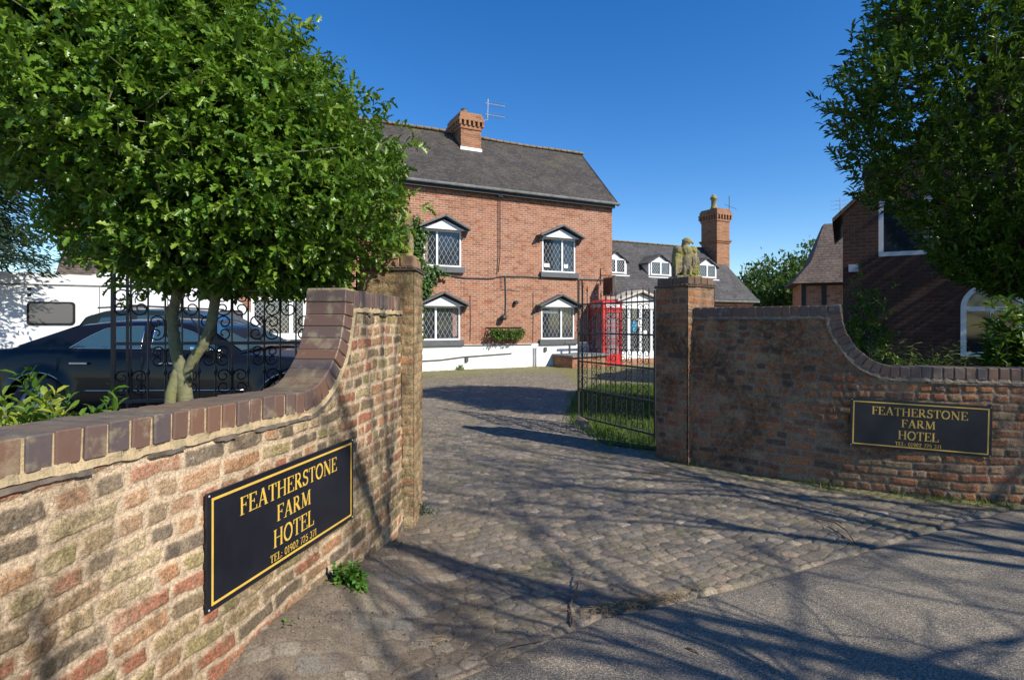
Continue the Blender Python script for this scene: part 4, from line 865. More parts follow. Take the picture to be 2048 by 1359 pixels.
def dormer(T, t, kf, w_, zb, ze, zr, rise, run, ze0, split=(.5,), wo=0.):
    """front at y=kf; roof plane z = ze0 + y*rise/run"""
    h = w_/2; m = MB(); yb = lambda z: (z-ze0)*run/rise+.1
    m.add([(t-h, kf, zb), (t+h, kf, zb), (t+h, kf, ze), (t, kf, zr), (t-h, kf, ze)], [(0, 1, 2, 3, 4)])
    for s in (-1, 1): m.add([(t+s*h, kf, zb-.1), (t+s*h, kf, ze), (t+s*h, yb(ze), ze)], [(0, 1, 2)])
    D_ = m.build('dormer', M['white'], T, fix=False)
    m = MB()
    for s in (-1, 1):
        a = Vector((t, kf-.1, zr+.03)); b = Vector((t+s*(h+.12), kf-.1, ze-.02)); c = Vector((t+s*(h+.12), yb(ze)+.1, ze-.02)); d_ = Vector((t, yb(zr)+.1, zr+.03)); u_ = Vector((0, 0, .06))
        m.add([a, b, c, d_, a+u_, b+u_, c+u_, d_+u_], [(0,3,2,1),(4,5,6,7),(0,1,5,4),(1,2,6,5),(2,3,7,6),(3,0,4,7)])
    m.build('dormer_roof', M['roof_wing'], D_)
    g = MB(); x0, x1 = t-h+.14, t+h-.14; z0, z1 = zb+.12, ze+.08; g.box(x0, x1, kf-.012, kf-.006, z0, z1); g.build('pane', M['glass'], D_)
    fr = MB(); y0, y1 = kf-.045, kf-.003; fr.box(x0-.05, x0, y0, y1, z0-.05, z1+.05); fr.box(x1, x1+.05, y0, y1, z0-.05, z1+.05); fr.box(x0, x1, y0, y1, z0-.05, z0); fr.box(x0, x1, y0, y1, z1, z1+.05)
    for s in split: c = x0+(x1-x0)*s; fr.box(c-.04, c+.04, y0, y1, z0, z1)
    fr.box(t-h-.08, t+h+.08, kf-.1, kf+.02, zb-.08, zb+.0); fr.build('window_frame', M['white'], D_)
    l = MB(); c = [x0]+sum([[x0+(x1-x0)*s-.04, x0+(x1-x0)*s+.04] for s in split], [])+[x1]
    for a, b in zip(c[::2], c[1::2]): lattice(l, a, b, z0, z1, kf-.016, .11, .16, .012)
    l.build('leading', M['lead'], D_, fix=False)
for t, w_ in ((8.80, 1.15), (11.2, 1.27), (13.95, 1.25)): dormer(WG, t, .83, w_, 3.58, 4.12, 4.5, WR-WE+.1, WY, WE-.16)
ch_z = 7.15; chimney(WG, 15.5, 16.35, 1.65, 2.65, 4.2, ch_z, M['brick_stack'], mid=True, pot=True, flash=False)
m = MB(); m.tube([(16.5, 1.8, ch_z-.6), (16.5, 1.8, ch_z+.7)], .02, 5); m.tube([(16.2, 1.8, ch_z+.25), (17.0, 1.8, ch_z+.1)], .012, 4); m.build('tv_aerial', M['cable'], WG)
# porch
PC = thing('entrance_porch', 'white glazed entrance porch with pale gable beside the red kiosk', 'porch', tuple(O0+EX*8.72-EY*.0), TH)
pw = 1.08; pd = .85; m = MB()
for x in (-pw, -.06, pw-.12): m.box(x, x+.12, -pd, -pd+.1, .28, 2.42)
m.box(-pw, pw, -pd+.005, -pd+.09, 2.14, 2.42); m.box(-pw, pw, -pd+.005, -pd+.09, .22, .5); m.box(-.62, -.5, -pd+.01, -pd+.08, .5, 2.1); m.box(.5, .6, -pd+.01, -pd+.08, .5, 2.1)
for s in (-1, 1): m.box(s*pw-.05, s*pw+.05, -pd+.1, 0, .2, .5); m.box(s*pw-.05, s*pw+.05, -pd+.1, 0, 2.2, 2.42)
m.prism([(-pw+.02, 2.424), (pw-.02, 2.424), (0, 2.72)], 'y', -pd+.02, -pd+.07); m.build('frame', M['white'], PC)
m = MB(); m.box(-pw+.05, pw-.05, -pd+.04, -pd+.05, .45, 2.2); m.box(-pw, -pw+.01, -pd+.1, 0, .5, 2.2); m.box(pw-.01, pw, -pd+.1, 0, .5, 2.2); m.build('pane', M['glass'], PC)
m = MB(); lattice(m, -pw+.12, -.62, .5, 2.14, -pd+.036, .12, .19, .01); lattice(m, -.5, -.06, .5, 2.14, -pd+.036, .12, .19, .01); lattice(m, .06, .5, .5, 2.14, -pd+.036, .12, .19, .01); lattice(m, .6, pw-.12, .5, 2.14, -pd+.036, .12, .19, .01); m.build('leading', M['lead'], PC, fix=False)
m = MB(); m.box(-pw-.02, pw+.02, -pd-.02, 0, -.1, .215); m.build('brick_base', M['brick_wing'], PC)
m = MB()
for s in (-1, 1):
    a = Vector((0, -pd-.15, 2.78)); b = Vector((s*(pw+.12), -pd-.15, 2.4)); dd = Vector((0, pd+.15, 0)); u_ = Vector((0, 0, .09)); m.add([a, b, b+dd, a+dd, a+u_, b+u_, b+dd+u_, a+dd+u_], [(0,3,2,1),(4,5,6,7),(0,1,5,4),(1,2,6,5),(2,3,7,6),(3,0,4,7)])
m.build('porch_roof', simple('cream_board', (.55,.5,.42), None, 6, .7, .1), PC)
m = MB(); m.box(-.45, -.2, -pd+.02, -pd+.03, 1.25, 1.65); m.build('blue_notice', simple('blue_paper', (.05,.3,.5), (.04,.22,.4), 8, .6, 0), PC)
for q_ in ((-.18, -.08, 1.45, 1.75), (.15, .32, 1.1, 1.3)): m = MB(); m.box(q_[0], q_[1], -pd+.02, -pd+.03, q_[2], q_[3]); m.build('white_notice', M['white'], PC)

# ------------------------------------------------------------------ telephone kiosk
KX, KY = P(1206, 700, 20.35).x, 20.35
K = thing('telephone_kiosk', 'red telephone box standing against the farmhouse wall behind the gate', 'telephone box', (KX, KY, 0), TH)
s = .88; m = MB()
for x in (0, s-.1):
    for y in (0, s-.1): m.box(x, x+.1, y, y+.1, 0, 2.12)
m.box(-.02, s+.02, -.02, s+.02, 0, .16)
for (x0, x1, y0, y1) in ((.1, s-.1, .012, .06), (.1, s-.1, s-.06, s-.012), (.012, .06, .1, s-.1), (s-.06, s-.012, .1, s-.1)): m.box(x0, x1, y0, y1, .16, .42); m.box(x0, x1, y0, y1, 1.98, 2.12)
m.box(-.03, s+.03, -.03, s+.03, 2.12, 2.16); m.box(.0, s, .0, s, 2.16, 2.3); m.box(-.025, s+.025, -.025, s+.025, 2.3, 2.335)
m.build('body', M['red'], K)
m = MB(); r = s/2; 
prof = [(s/2*1.0, 2.335), (s/2*.98, 2.38), (s/2*.82, 2.43), (s/2*.5, 2.475), (.02, 2.49)]
vs = []; 
for q, z in prof: vs += [(r-q, r-q, z), (r+q, r-q, z), (r+q, r+q, z), (r-q, r+q, z)]
m.add(vs, [(i*4+k, i*4+(k+1) % 4, i*4+4+(k+1) % 4, i*4+4+k) for i in range(4) for k in range(4)]+[(16, 17, 18, 19)]); m.build('dome_roof', M['red'], K)
m = MB(); g_ = MB()
for ax in (0, 1):
    for side in (0, 1):
        q = .03 if side == 0 else s-.05
        def bx_(mm, u0, u1, z0, z1, a0=0, a1=.02):
            if ax == 0: mm.box(u0, u1, q+a0, q+a1, z0, z1)
            else: mm.box(q+a0, q+a1, u0, u1, z0, z1)
        for k in range(9): z = .42+(1.98-.42)*k/8; bx_(m, .1, s-.1, z-.012, z+.012)
        for u_ in (.1, .22, s-.24, s-.12): bx_(m, u_, u_+.022, .42, 1.98, .001, .019)
        bx_(g_, .1, s-.1, .42, 1.98, .008, .012)
m.build('glazing_bars', M['red'], K); g_.build('pane', M['kglass'], K)
m = MB(); m.box(.12, s-.12, -.008, -.001, 2.18, 2.28); m.box(-.008, -.001, .12, s-.12, 2.18, 2.28); SGN = m.build('name_panel', M['white'], K)
m = MB(); lettering(m, 'TELEHONE'[0:4]+'', 0, 0, .01, .01, lambda x, y, z: (x+.3, -.02, y+2.23), 0) if False else None
# raised T E L E P H O N E lettering
GL['P'] = (.72, [([(.16,0),(.16,1)],TK),([(.03,.025),(.31,.025)],SF),([(.03,.965),(.34,.965)],TN),([(.34,.965)]+arcp(.34,.7,.22,.26,90,-90)+[(.16,.44)],.1)])
m = MB(); lettering(m, 'TELEPHONE', s/2, 2.23, .055, .52, lambda x, y, z: (x, -.009-z, y)); lettering(m, 'TELEPHONE', s/2, 2.23, .055, .52, lambda x, y, z: (-.009-z, s-x, y)); m.build('lettering', M['pipe'], SGN, fix=False)

# stone slab / cellar hatch in front
a = G(1133, 735); HT = thing('cellar_hatch', 'low brick-sided hatch with grey slab top beside the kiosk', 'cellar hatch', tuple(O0+EX*fc(1139, 700)[0]-EY*1.0), TH)
m = MB(); m.prism([(-.75, -.05), (.72, -.05), (.72, .40), (.1, .40), (-.75, .36)], 'y', -.35, .9); m.build('brick_sides', M['pillL'] if False else M['brick_stack'], HT)
m = MB(); m.obox((.0, .28, .43), (.8, 0, .02), (0, .72, 0), (0, 0, .035), bev=.01); m.build('slab', simple('grey_slab', (.2,.21,.22), (.13,.14,.14), 5, .8, .3), HT)
RL = thing('grey_railing', 'short grey railing on the slab by the kiosk', 'railing', tuple(O0+EX*fc(1120, 700)[0]-EY*.35), TH)
m = MB(); m.tube([(0, 0, .84), (2.1, 0, .84)], .04, 6); m.build('top_rail', M['greyp'], RL)
for x in (.2, 1.2, 2.0): m = MB(); m.tube([(x, 0, -.0), (x, 0, .84)], .04, 6); m.build('post', M['greyp'], RL)
# hanging sign and bracket
t, z = fc(1207, 560); HG = thing('hanging_sign', 'small dark hanging sign on an iron bracket at the farmhouse corner', 'sign', tuple(O0+EX*(t-.15)-EY*.0+Vector((0, 0, z))), TH+radians(0))
m = MB(); m.tube([(0, 0, .18), (0, -.95, .1)], .015, 5); m.tube([(0, -.02, .45), (0, -.03, -.2)], .015, 5); m.tube([(0, -.05, -.12), (0, -.45, .05), (0, -.6, .12)], .01, 5); m.tube([(0, -.3, .16), (0, -.3, .05)], .008, 4); m.tube([(0, -.8, .12), (0, -.8, .05)], .008, 4); m.build('bracket', M['iron'], HG)
m = MB(); m.box(-.03, .03, -.84, -.24, -.62, .05); m.build('board', simple('dark_board', (.05,.02,.02), (.03,.015,.015), 5, .5, 0), HG)
m = MB()
for s_ in (-1, 1):
    for (y0, y1, z0, z1) in ((-.86, -.82, -.64, .07), (-.26, -.22, -.64, .07), (-.82, -.26, -.64, -.6), (-.82, -.26, .03, .07)): m.box(s_*.036-.004, s_*.036+.004, y0, y1, z0, z1)
m.build('frame', simple('worn_gilt', (.4,.3,.25), None, 6, .6, 0), HG)
# planter
t0, z1 = fc(972, 655); t1, z0 = fc(1042, 682); PL = thing('wall_planter', 'iron hay-rack planter with trailing greenery on the farmhouse wall', 'planter', tuple(O0+EX*t0+Vector((0, 0, z0))), TH); w_ = t1-t0; h_ = z1-z0
m = MB(); m.tube([(0, -.02, h_), (w_, -.02, h_)], .015, 5); m.tube([(.1, -.38, h_*.8), (w_-.08, -.38, h_*.8)], .015, 5); m.tube([(0, -.02, h_), (.1, -.38, h_*.8)], .012, 4); m.tube([(w_, -.02, h_), (w_-.08, -.38, h_*.8)], .012, 4)
for i in range(14): x = .1+(w_-.18)*i/13; m.tube([(x, -.38, h_*.8), (x, -.3, h_*.3), (x, -.04, .02)], .01, 4)
m.build('rack', M['iron'], PL)
C = np.c_[rng.uniform(.05, w_-.05, 900), rng.uniform(-.45, -.05, 900), rng.uniform(.12, h_*.95, 900)]; leaves('greenery', C, rng.normal(0, .5, C.shape)+np.array([0, -.5, -.2]), rng.uniform(.05, .11, 900), .05, OVAL, M['weed'], PL, rng.random(900)*.6)

# ------------------------------------------------------------------ left annex behind cars
ao = Vector((-6.17, 17.0, .1)); AN = thing('long_annex', 'long low brick annex with brown tiled roof behind the caravan', 'building', tuple(ao), TH)
ax0, ax1 = -6.1, 1.0; aw = []
def an(px, py):
    dr = Vector(((px-1024)/F, 1, -(py-HY)/F)); s_ = ao.dot(EY)/dr.dot(EY); p = dr*s_; return (p-ao).dot(EX), p.z+H-ao.z
w0 = (an(502, 600)[0], an(612, 600)[0], an(560, 672)[1], an(560, 594)[1])
m = MB(); wall_open(m, ax0, ax1, -.2, 2.62, [w0]); m.add([(ax0, 0, -.2), (ax0, 4.4, -.2), (ax0, 4.4, 2.6), (ax0, 2.2, 4.9), (ax0, 0, 2.6)], [(0, 1, 2, 3, 4)]); m.add([(ax1, 0, -.2), (ax1, 4.4, -.2), (ax1, 4.4, 2.6), (ax1, 2.2, 4.9), (ax1, 0, 2.6)], [(0, 1, 2, 3, 4)]); m.build('wall', M['brick'], AN, fix=False)
m = MB(); gable_roof(m, ax0-.15, ax1+.1, 2.48, 4.95, -.25, 2.2, 4.65); m.build('roof', M['roof_annex'], AN)
m = MB(); i = 0; x = ax0
while x < ax1: m.box(x, x+.11, -.07, -.003, 2.3, 2.42); x += .22
m.box(ax0, ax1, -.09, -.003, 2.424, 2.5); m.build('dentil_course', M['brick_stack'], AN)
W = window(AN, *w0, split=(.72,), hood=False, sill=False, lat=False, fw=.09)
m = MB(); lattice(m, w0[0]+.1, w0[1]-.1, w0[2]+.1, w0[3]-.1, .031, .13, .15, .01); m.build('leading', M['lead'], W, fix=False)
m = MB(); m.box(w0[0]-.1, w0[1]+.1, -.08, -.012, w0[2]-.1, w0[2]-.004); m.build('sill', M['white'], W)
m = MB(); m.box(ax0-.3, ax0+.25, 1.3, 2.3, 2.3, 5.6); m.build('chimney', M['brick_stack'], AN)
dormer(AN, an(240, 470)[0]+.3, .9, 1.3, 3.3, 3.9, 4.5, 2.47, 2.45, 2.45)

# ------------------------------------------------------------------ cars
def car(name, label, cat, loc, rz, L, hw, wheels, wr, outline, belt, gh, paint, glassp, panes, trimz=None, chrome=True, windsc=None):
    """local x 0..L rear->front, near side y<0. outline=deck z(x) of lower body; belt=shoulder z(x); gh=(roof pts)"""
    T = thing(name, label, cat, loc, rz); deck = np.array(outline); bl = np.array(belt)
    xs = np.unique(np.concatenate([np.linspace(0, L, 90)]+[np.array([c-wr*1.12*cos(a) for a in np.linspace(0, pi, 21)]) for c in wheels]))
    sill = .2
    def low(x):
        z = sill+.12*max(0, (.35-x)/.35)+.1*max(0, (x-L+.3)/.3)
        for c in wheels:
            R = wr*1.14
            if abs(x-c) < R: z = max(z, wr+sqrt(R*R-(x-c)**2))
        return z
    def wy(x): return hw*(1-.16*max(0, (.6-x)/.6)**2.2-.2*max(0, (x-L+.8)/.8)**2.4)
    rows = []; ns = 9
    for x in xs:
        zb = low(x); zs = float(np.interp(x, bl[:, 0], bl[:, 1])); zd = float(np.interp(x, deck[:, 0], deck[:, 1])); w0 = wy(x); r_ = []
        zs = max(zs, zb+.02)
        for j in range(ns):
            q = j/(ns-1); z = zb+(zs-zb)*q; zz = (z-.2)/(zs-.2+1e-6); bul = 1-.06*(1-min(1, zz/.35))**2-.045*max(0, (zz-.55)/.45)**2
            fl = 0
            for c in wheels:
                dd = math.hypot(x-c, z-wr)/wr
                if dd < 1.4: fl = max(fl, .028*(1-max(0, (dd-1.14)/.26)))
            r_.append((x, -(w0*bul+fl), z))
        r_ += [(x, -(w0*.93), zs+(zd-zs)*.55), (x, -(w0*.8), zd-.01), (x, -(w0*.4), zd+.012), (x, 0, zd+.018)]
        r_ = r_+[(a, -b, c) for a, b, c in r_[-2::-1]]; rows.append(r_)
    k = len(rows[0]); m = MB(); vs = [p for r_ in rows for p in r_]; fs = [(i*k+j, i*k+j+1, (i+1)*k+j+1, (i+1)*k+j) for i in range(len(rows)-1) for j in range(k-1)]
    fs += [tuple(range(k)), tuple((len(rows)-1)*k+j for j in range(k))[::-1]]; m.add(vs, fs)
    # greenhouse
    gp = np.array(gh); gx = np.unique(np.concatenate([np.linspace(gp[0, 0], gp[-1, 0], 40), gp[:, 0]])); rows = []
    def roofz(x): return float(np.interp(x, gp[:, 0], gp[:, 1]))
    def gy(x, z):
        b = float(np.interp(x, bl[:, 0], bl[:, 1])); top = max(p[1] for p in gh); q = (z-b)/(top-b+1e-6); return hw*(.915-.2*max(0, q)**1.25)
    for x in gx:
        b = float(np.interp(x, bl[:, 0], bl[:, 1]))-.02; zt = max(roofz(x), b+.005); r_ = []
        for j in range(6): z = b+(zt-b)*(j/5)*.93; r_.append((x, -gy(x, z), z))
        ye = gy(x, zt); r_ += [(x, -(ye-.05), b+(zt-b)*.985), (x, -(ye-.16), zt+.012), (x, -ye*.4, zt+.03), (x, 0, zt+.035)]; r_ += [(a, -c, d) for a, c, d in r_[-2::-1]]; rows.append(r_)
    k = len(rows[0]); m2 = m; m2.add([p for r_ in rows for p in r_], [(i*k+j, i*k+j+1, (i+1)*k+j+1, (i+1)*k+j) for i in range(len(rows)-1) for j in range(k-1)])
    m.build('body', paint, T, True)
    for pn in panes:
        cx = sum(p[0] for p in pn)/len(pn); cz = sum(p[1] for p in pn)/len(pn); n = len(pn)
        for sy in (-1, 1):
            m = MB(); ring = [(x, sy*(gy(x, z)+.006), z) for x, z in pn]; dense = []
            for i in range(n):
                a, b = pn[i], pn[(i+1) % n]
                for q in range(4): x = a[0]+(b[0]-a[0])*q/4; z = a[1]+(b[1]-a[1])*q/4; dense.append((x, sy*(gy(x, z)+.006), z))
            m.add([(cx, sy*(gy(cx, cz)+.006), cz)]+dense, [(0, i+1, (i+1) % len(dense)+1) for i in range(len(dense))]); W_ = m.build('side_window', glassp, T, True)
            if chrome: m = MB(); m.tube([(a, b*1.004, c) for a, b, c in dense]+[dense[0]], .008, 5); m.build('chrome_trim', M['chrome'], W_, True)
    if windsc:
        for nm, (xb, zb_, xt, zt_) in windsc.items():
            m = MB(); nn = 9; vs = []
            for j in range(5):
                q = j/4; x = xb+(xt-xb)*q; z = zb_+(zt_-zb_)*q
                for i in range(nn): y = (-1+2*i/(nn-1))*(hw*(.84-.17*q)); vs.append((x, y, z+.028-.03*abs(y/hw)**2+.02))
            m.add(vs, [(j*nn+i, j*nn+i+1, (j+1)*nn+i+1, (j+1)*nn+i) for j in range(4) for i in range(nn-1)]); m.build(nm, glassp, T, True)
    # wells/underbody
    m = MB(); m.box(.3, L-.3, -hw*.62, hw*.62, .2, .62)
    for c in wheels:
        for sy in (-1, 1):
            m.lathe([(wr*1.13, sy*hw*.55), (wr*1.13, sy*(hw*.97))], (c, 0, wr), 28, axis='y') if False else None
            n = 26; vs = [(c+wr*1.13*cos(pi*i/n), sy*hw*y, wr+wr*1.13*sin(pi*i/n)) for y in (.6, .985) for i in range(n+1)]; m.add(vs, [(i, i+1, n+2+i, n+1+i) for i in range(n)])
    m.build('underbody', M['black'], T)
    for c in wheels:
        for sy in (-1, 1):
            yo = sy*(hw-.015); m = MB(); m.lathe([(wr*.66, yo-sy*.2), (wr*.97, yo-sy*.2), (wr, yo-sy*.17), (wr, yo-sy*.03), (wr*.95, yo), (wr*.7, yo+sy*.005), (wr*.66, yo-sy*.02)], (c, 0, wr), 36, axis='y'); WH = m.build('wheel', M['tyre'], T, True)
            m = MB(); m.lathe([(wr*.68, yo-sy*.02), (wr*.66, yo+sy*.006), (wr*.6, yo-sy*.015), (wr*.6, yo-sy*.12), (wr*.1, yo-sy*.12)], (c, 0, wr), 36, axis='y')
            for k5 in range(5):
                a = 2*pi*k5/5+.3
                for o in (-.1, .1):
                    aa = a+o; m.obox((c+cos(aa)*wr*.36, yo-sy*.022, wr+sin(aa)*wr*.36), Vector((cos(aa), 0, sin(aa)))*wr*.27, (0, .018, 0), Vector((-sin(aa), 0, cos(aa)))*wr*.045, bev=.004)
            m.lathe([(wr*.16, yo-sy*.05), (wr*.15, yo+sy*.0), (wr*.03, yo+sy*.006)], (c, 0, wr), 14, axis='y'); m.build('rim', M['alloy'], WH)
    for sy in (-1, 1):
        if chrome:
            m = MB(); m.tube([(x, sy*(wy(x)*1.0+.006), trimz+.01*(x-2)/2) for x in np.linspace(wheels[0]+wr*1.4, wheels[1]-wr*1.5, 12)], .009, 5)
            for c in wheels: m.tube([(c+wr*1.15*cos(a_), sy*(hw+.02), wr+wr*1.15*sin(a_)) for a_ in np.linspace(.25, pi-.25, 20)], .007, 5)
            m.build('chrome_strip', M['chrome'], T, True)
    return T, wy, gy
M['chrome'] = simple('chrome', (.75,.76,.78), None, 5, .15, 0, metal=1); M['tyre'] = simple('tyre_rubber', (.06,.055,.055), (.045,.04,.04), 8, .8, .2); M['black'] = simple('matt_black', (.01,.01,.01), None, 5, .9, 0); M['alloy'] = simple('alloy', (.7,.71,.73), None, 5, .35, 0, metal=.4)
def paint(name, c):
    t = NT(name); t.col(t.mix(t.noise(t.coord(), 3, 4), c, tuple(x*1.3+.002 for x in c))).rough(.3); t.b.inputs['Coat Weight'].default_value = .3; t.b.inputs['Coat Roughness'].default_value = .03; t.b.inputs['Metallic'].default_value = 0.; t.b.inputs['Specular IOR Level'].default_value = .3; return t.m
SX = -6.6
outl = [(0, .72), (.08, .98), (.25, 1.04), (.7, 1.06), (1.2, 1.05), (3.3, 1.0), (4.0, .96), (4.6, .9), (4.85, .82), (4.95, .6)]
bel = [(0, .6), (.08, .88), (.3, .97), (1.0, 1.02), (2.5, 1.0), (3.4, .96), (4.3, .88), (4.8, .72), (4.95, .5)]
gh = [(.55, 1.03), (.9, 1.19), (1.3, 1.33), (1.7, 1.375), (2.2, 1.385), (2.6, 1.36), (2.85, 1.29), (3.35, 1.0)]
panes = [[(1.30, 1.055), (1.50, 1.20), (1.66, 1.29), (1.85, 1.31), (2.12, 1.315), (2.16, 1.05)], [(2.28, 1.05), (2.25, 1.315), (2.55, 1.30), (2.75, 1.24), (3.12, 1.03)]]
SC, wy, gy_ = car('saloon_car', 'black saloon car with chrome trim parked behind the left wall', 'car', (SX, 7.45, .24), 0, 4.95, .95, (1.0, 3.98), .36, outl, bel, gh, paint('black_paint', (.004,.004,.005)), M['glass_car'], panes, .56, True, {'windscreen': (3.33, 1.0, 2.8, 1.30), 'rear_window': (.6, 1.05, 1.25, 1.30)})
for sy in (-1, 1):
    for x in (1.36, 2.42): m = MB(); m.obox((x+.12, sy*(.955), .88), (.11, 0, 0), (0, .014, 0), (0, 0, .014), bev=.005); m.build('door_handle', M['chrome'], SC)
m = MB(); m.box(2.165, 2.245, -gy_(2.2, 1.2)-.03, -gy_(2.2, 1.2)+.03, 1.06, 1.3); 
for x in (1.22, 2.22, 3.25): m = MB(); m.tube([(x-.0, -.953, .3), (x+.0, -.958, .6), (x, -.945, .95)], .004, 4); m.build('door_seam', M['black'], SC)
m = MB(); m.obox((2.95, -1.02, 1.06), (.1, 0, 0), (0, .07, 0), (0, 0, .06), bev=.03); m.build('wing_mirror', M['chrome'], SC, True)
for sy in (-1, 1): m = MB(); m.obox((4.72, sy*.72, .72), (.15, -sy*.03, 0), (0, .1, 0), (0, 0, .09), bev=.03); m.build('headlight', M['kglass'], SC, True)
EXx = -7.5
outl = [(0, .8), (.1, 1.0), (.3, 1.02), (2.9, 1.02), (3.3, .98), (3.9, .92), (4.2, .8), (4.3, .6)]
bel = [(0, .7), (.1, .92), (.4, .97), (2.9, .96), (3.6, .88), (4.1, .75), (4.3, .5)]
gh = [(.15, 1.02), (.35, 1.42), (.6, 1.5), (1.2, 1.52), (1.9, 1.5), (2.2, 1.44), (3.05, 1.0)]
panes = [[(.5, 1.04), (.62, 1.38), (1.1, 1.43), (1.15, 1.03)], [(1.25, 1.03), (1.22, 1.43), (1.9, 1.41), (2.05, 1.37), (2.62, 1.03)]]
E2, _, _ = car('estate_car', 'dark grey estate car parked behind the black saloon', 'car', (EXx, 9.9, .30), 0, 4.3, .88, (.85, 3.4), .32, outl, bel, gh, paint('dark_green_paint', (.012,.018,.018)), M['glass_car'], panes, .5, False, {'windscreen': (3.0, 1.0, 2.2, 1.43), 'rear_window': (.17, 1.05, .38, 1.40)})
for sy in (-1, 1): m = MB(); m.tube([(.5, sy*.6, 1.55), (1.2, sy*.6, 1.58), (2.0, sy*.6, 1.55)], .015, 5); m.build('roof_rail', M['black'], E2)

# caravan
ca = P(100, 645, 11.0); cb = P(520, 645, 12.7); cz = .24; dvec = Vector((cb.x-ca.x, cb.y-ca.y, 0)); CA = thing('caravan', 'long white touring caravan parked behind the two dark cars', 'caravan', (ca.x-dvec.normalized().x*2.3, ca.y-dvec.normalized().y*2.3, cz), atan2(dvec.y, dvec.x))
CL = 2.3+dvec.length+.25
prof = [(0, .45), (0, 1.9), (.08, 2.2), (.3, 2.33), (1.5, 2.36), (CL-2.2, 2.30), (CL-1.5, 2.22), (CL-.95, 2.07), (CL-.55, 1.75), (CL-.2, 1.2), (CL-.05, .75), (CL-.1, .45)]
m = MB(); m.prism(prof, 'y', 0, 2.2); m.build('shell', simple('caravan_white', (.74,.76,.78), (.68,.69,.7), 1.2, .4, .05), CA)
def rr(x0, x1, z0, z1, r=.07, n=5):
    o = []
    for cx, cz_, a0 in ((x1-r, z1-r, 0), (x0+r, z1-r, 90), (x0+r, z0+r, 180), (x1-r, z0+r, 270)):
        for i in range(n+1): a = radians(a0+90*i/n); o.append((cx+r*cos(a), cz_+r*sin(a)))
    return o
def cpx(px, py):
    o = CA.location; ey_ = Vector((-dvec.normalized().y, dvec.normalized().x, 0)); ex_ = dvec.normalized(); dr = Vector(((px-1024)/F, 1, -(py-HY)/F)); q = Vector((o.x, o.y, 0)); s_ = q.dot(ey_)/dr.dot(ey_); p = dr*s_; return (p-q).dot(ex_), p.z+H-cz
for (a, b, c, d_) in ((54, 151, 603, 650), (248, 294, 609, 640), (437, 486, 620, 662)):
    x0, z1 = cpx(a, c); x1, z0 = cpx(b, d_); z1 = cpx((a+b)/2, c)[1]; z0 = cpx((a+b)/2, d_)[1]
    m = MB(); m.prism(rr(x0, x1, z0, z1), 'y', -.02, -.001); W_ = m.build('window', M['black'], CA); m = MB(); m.prism(rr(x0+.04, x1-.04, z0+.04, z1-.04, .05), 'y', -.03, -.0205); m.build('pane', M['glass_tint'], W_)
x0 = cpx(60, 575)[0]
for z_ in (1.88, 2.0): m = MB(); m.box(x0-.04, x0+.02, -.012, -.001, z_, z_+.06); m.build('vent', M['black'], CA)
for x_ in (1.5, 3.1, 4.3):
    m = MB(); m.box(x_, x_+.012, -.006, -.001, .9, 2.1); m.build('panel_seam', M['gutter'], CA)
m = MB(); m.box(.1, CL-2, -.012, -.001, 2.1, 2.13); m.box(.1, CL-.6, -.02, -.001, .78, .84); m.build('trim_rail', M['gutter'], CA)
m = MB(); x0 = cpx(205, 550)[0]; m.lathe([(.42, 2.33), (.4, 2.41), (.25, 2.46), (.02, 2.48)], (x0, 1.1, 0), 16); m.build('roof_vent', M['white'], CA, True)
for x in (CL*.42, CL*.42+.7):
    m = MB(); m.lathe([(.18, -.02), (.32, -.02), (.33, .0), (.33, .16), (.18, .17)], (x, 0, .32), 24, axis='y'); m.build('wheel', M['tyre'], CA, True)

# ------------------------------------------------------------------ right cottage
ra = np.array([7.22, 12.0]); rb = np.array([12.28, 8.96]); rv = rb-ra; RLn = np.linalg.norm(rv); RT = atan2(rv[1], rv[0]); CO = thing('brick_cottage', 'dark brick cottage gable in the shade of the laurel on the right', 'house', (ra[0], ra[1], 0), RT)
rex = Vector((cos(RT), sin(RT), 0)); rey = Vector((-sin(RT), cos(RT), 0)); ro = Vector((ra[0], ra[1], 0))
def cw(px, py):
    dr = Vector(((px-1024)/F, 1, -(py-HY)/F)); s_ = ro.dot(rey)/dr.dot(rey); p = dr*s_; return (p-ro).dot(rex), p.z+H
wu = (cw(1757, 515)[0], cw(1868, 500)[0], cw(1757, 513)[1], cw(1757, 402)[1]); wa = (cw(1921, 700)[0], cw(2050, 700)[0], cw(1921, 712)[1], cw(1921, 615)[1])
m = MB(); ze = 3.95; xm = 3.1; zr = 7.0
ops = [wu, wa]; wall_open(m, 0, RLn, -.1, ze, [wa, (wu[0], wu[1], wu[2], ze)], rev=.12); 
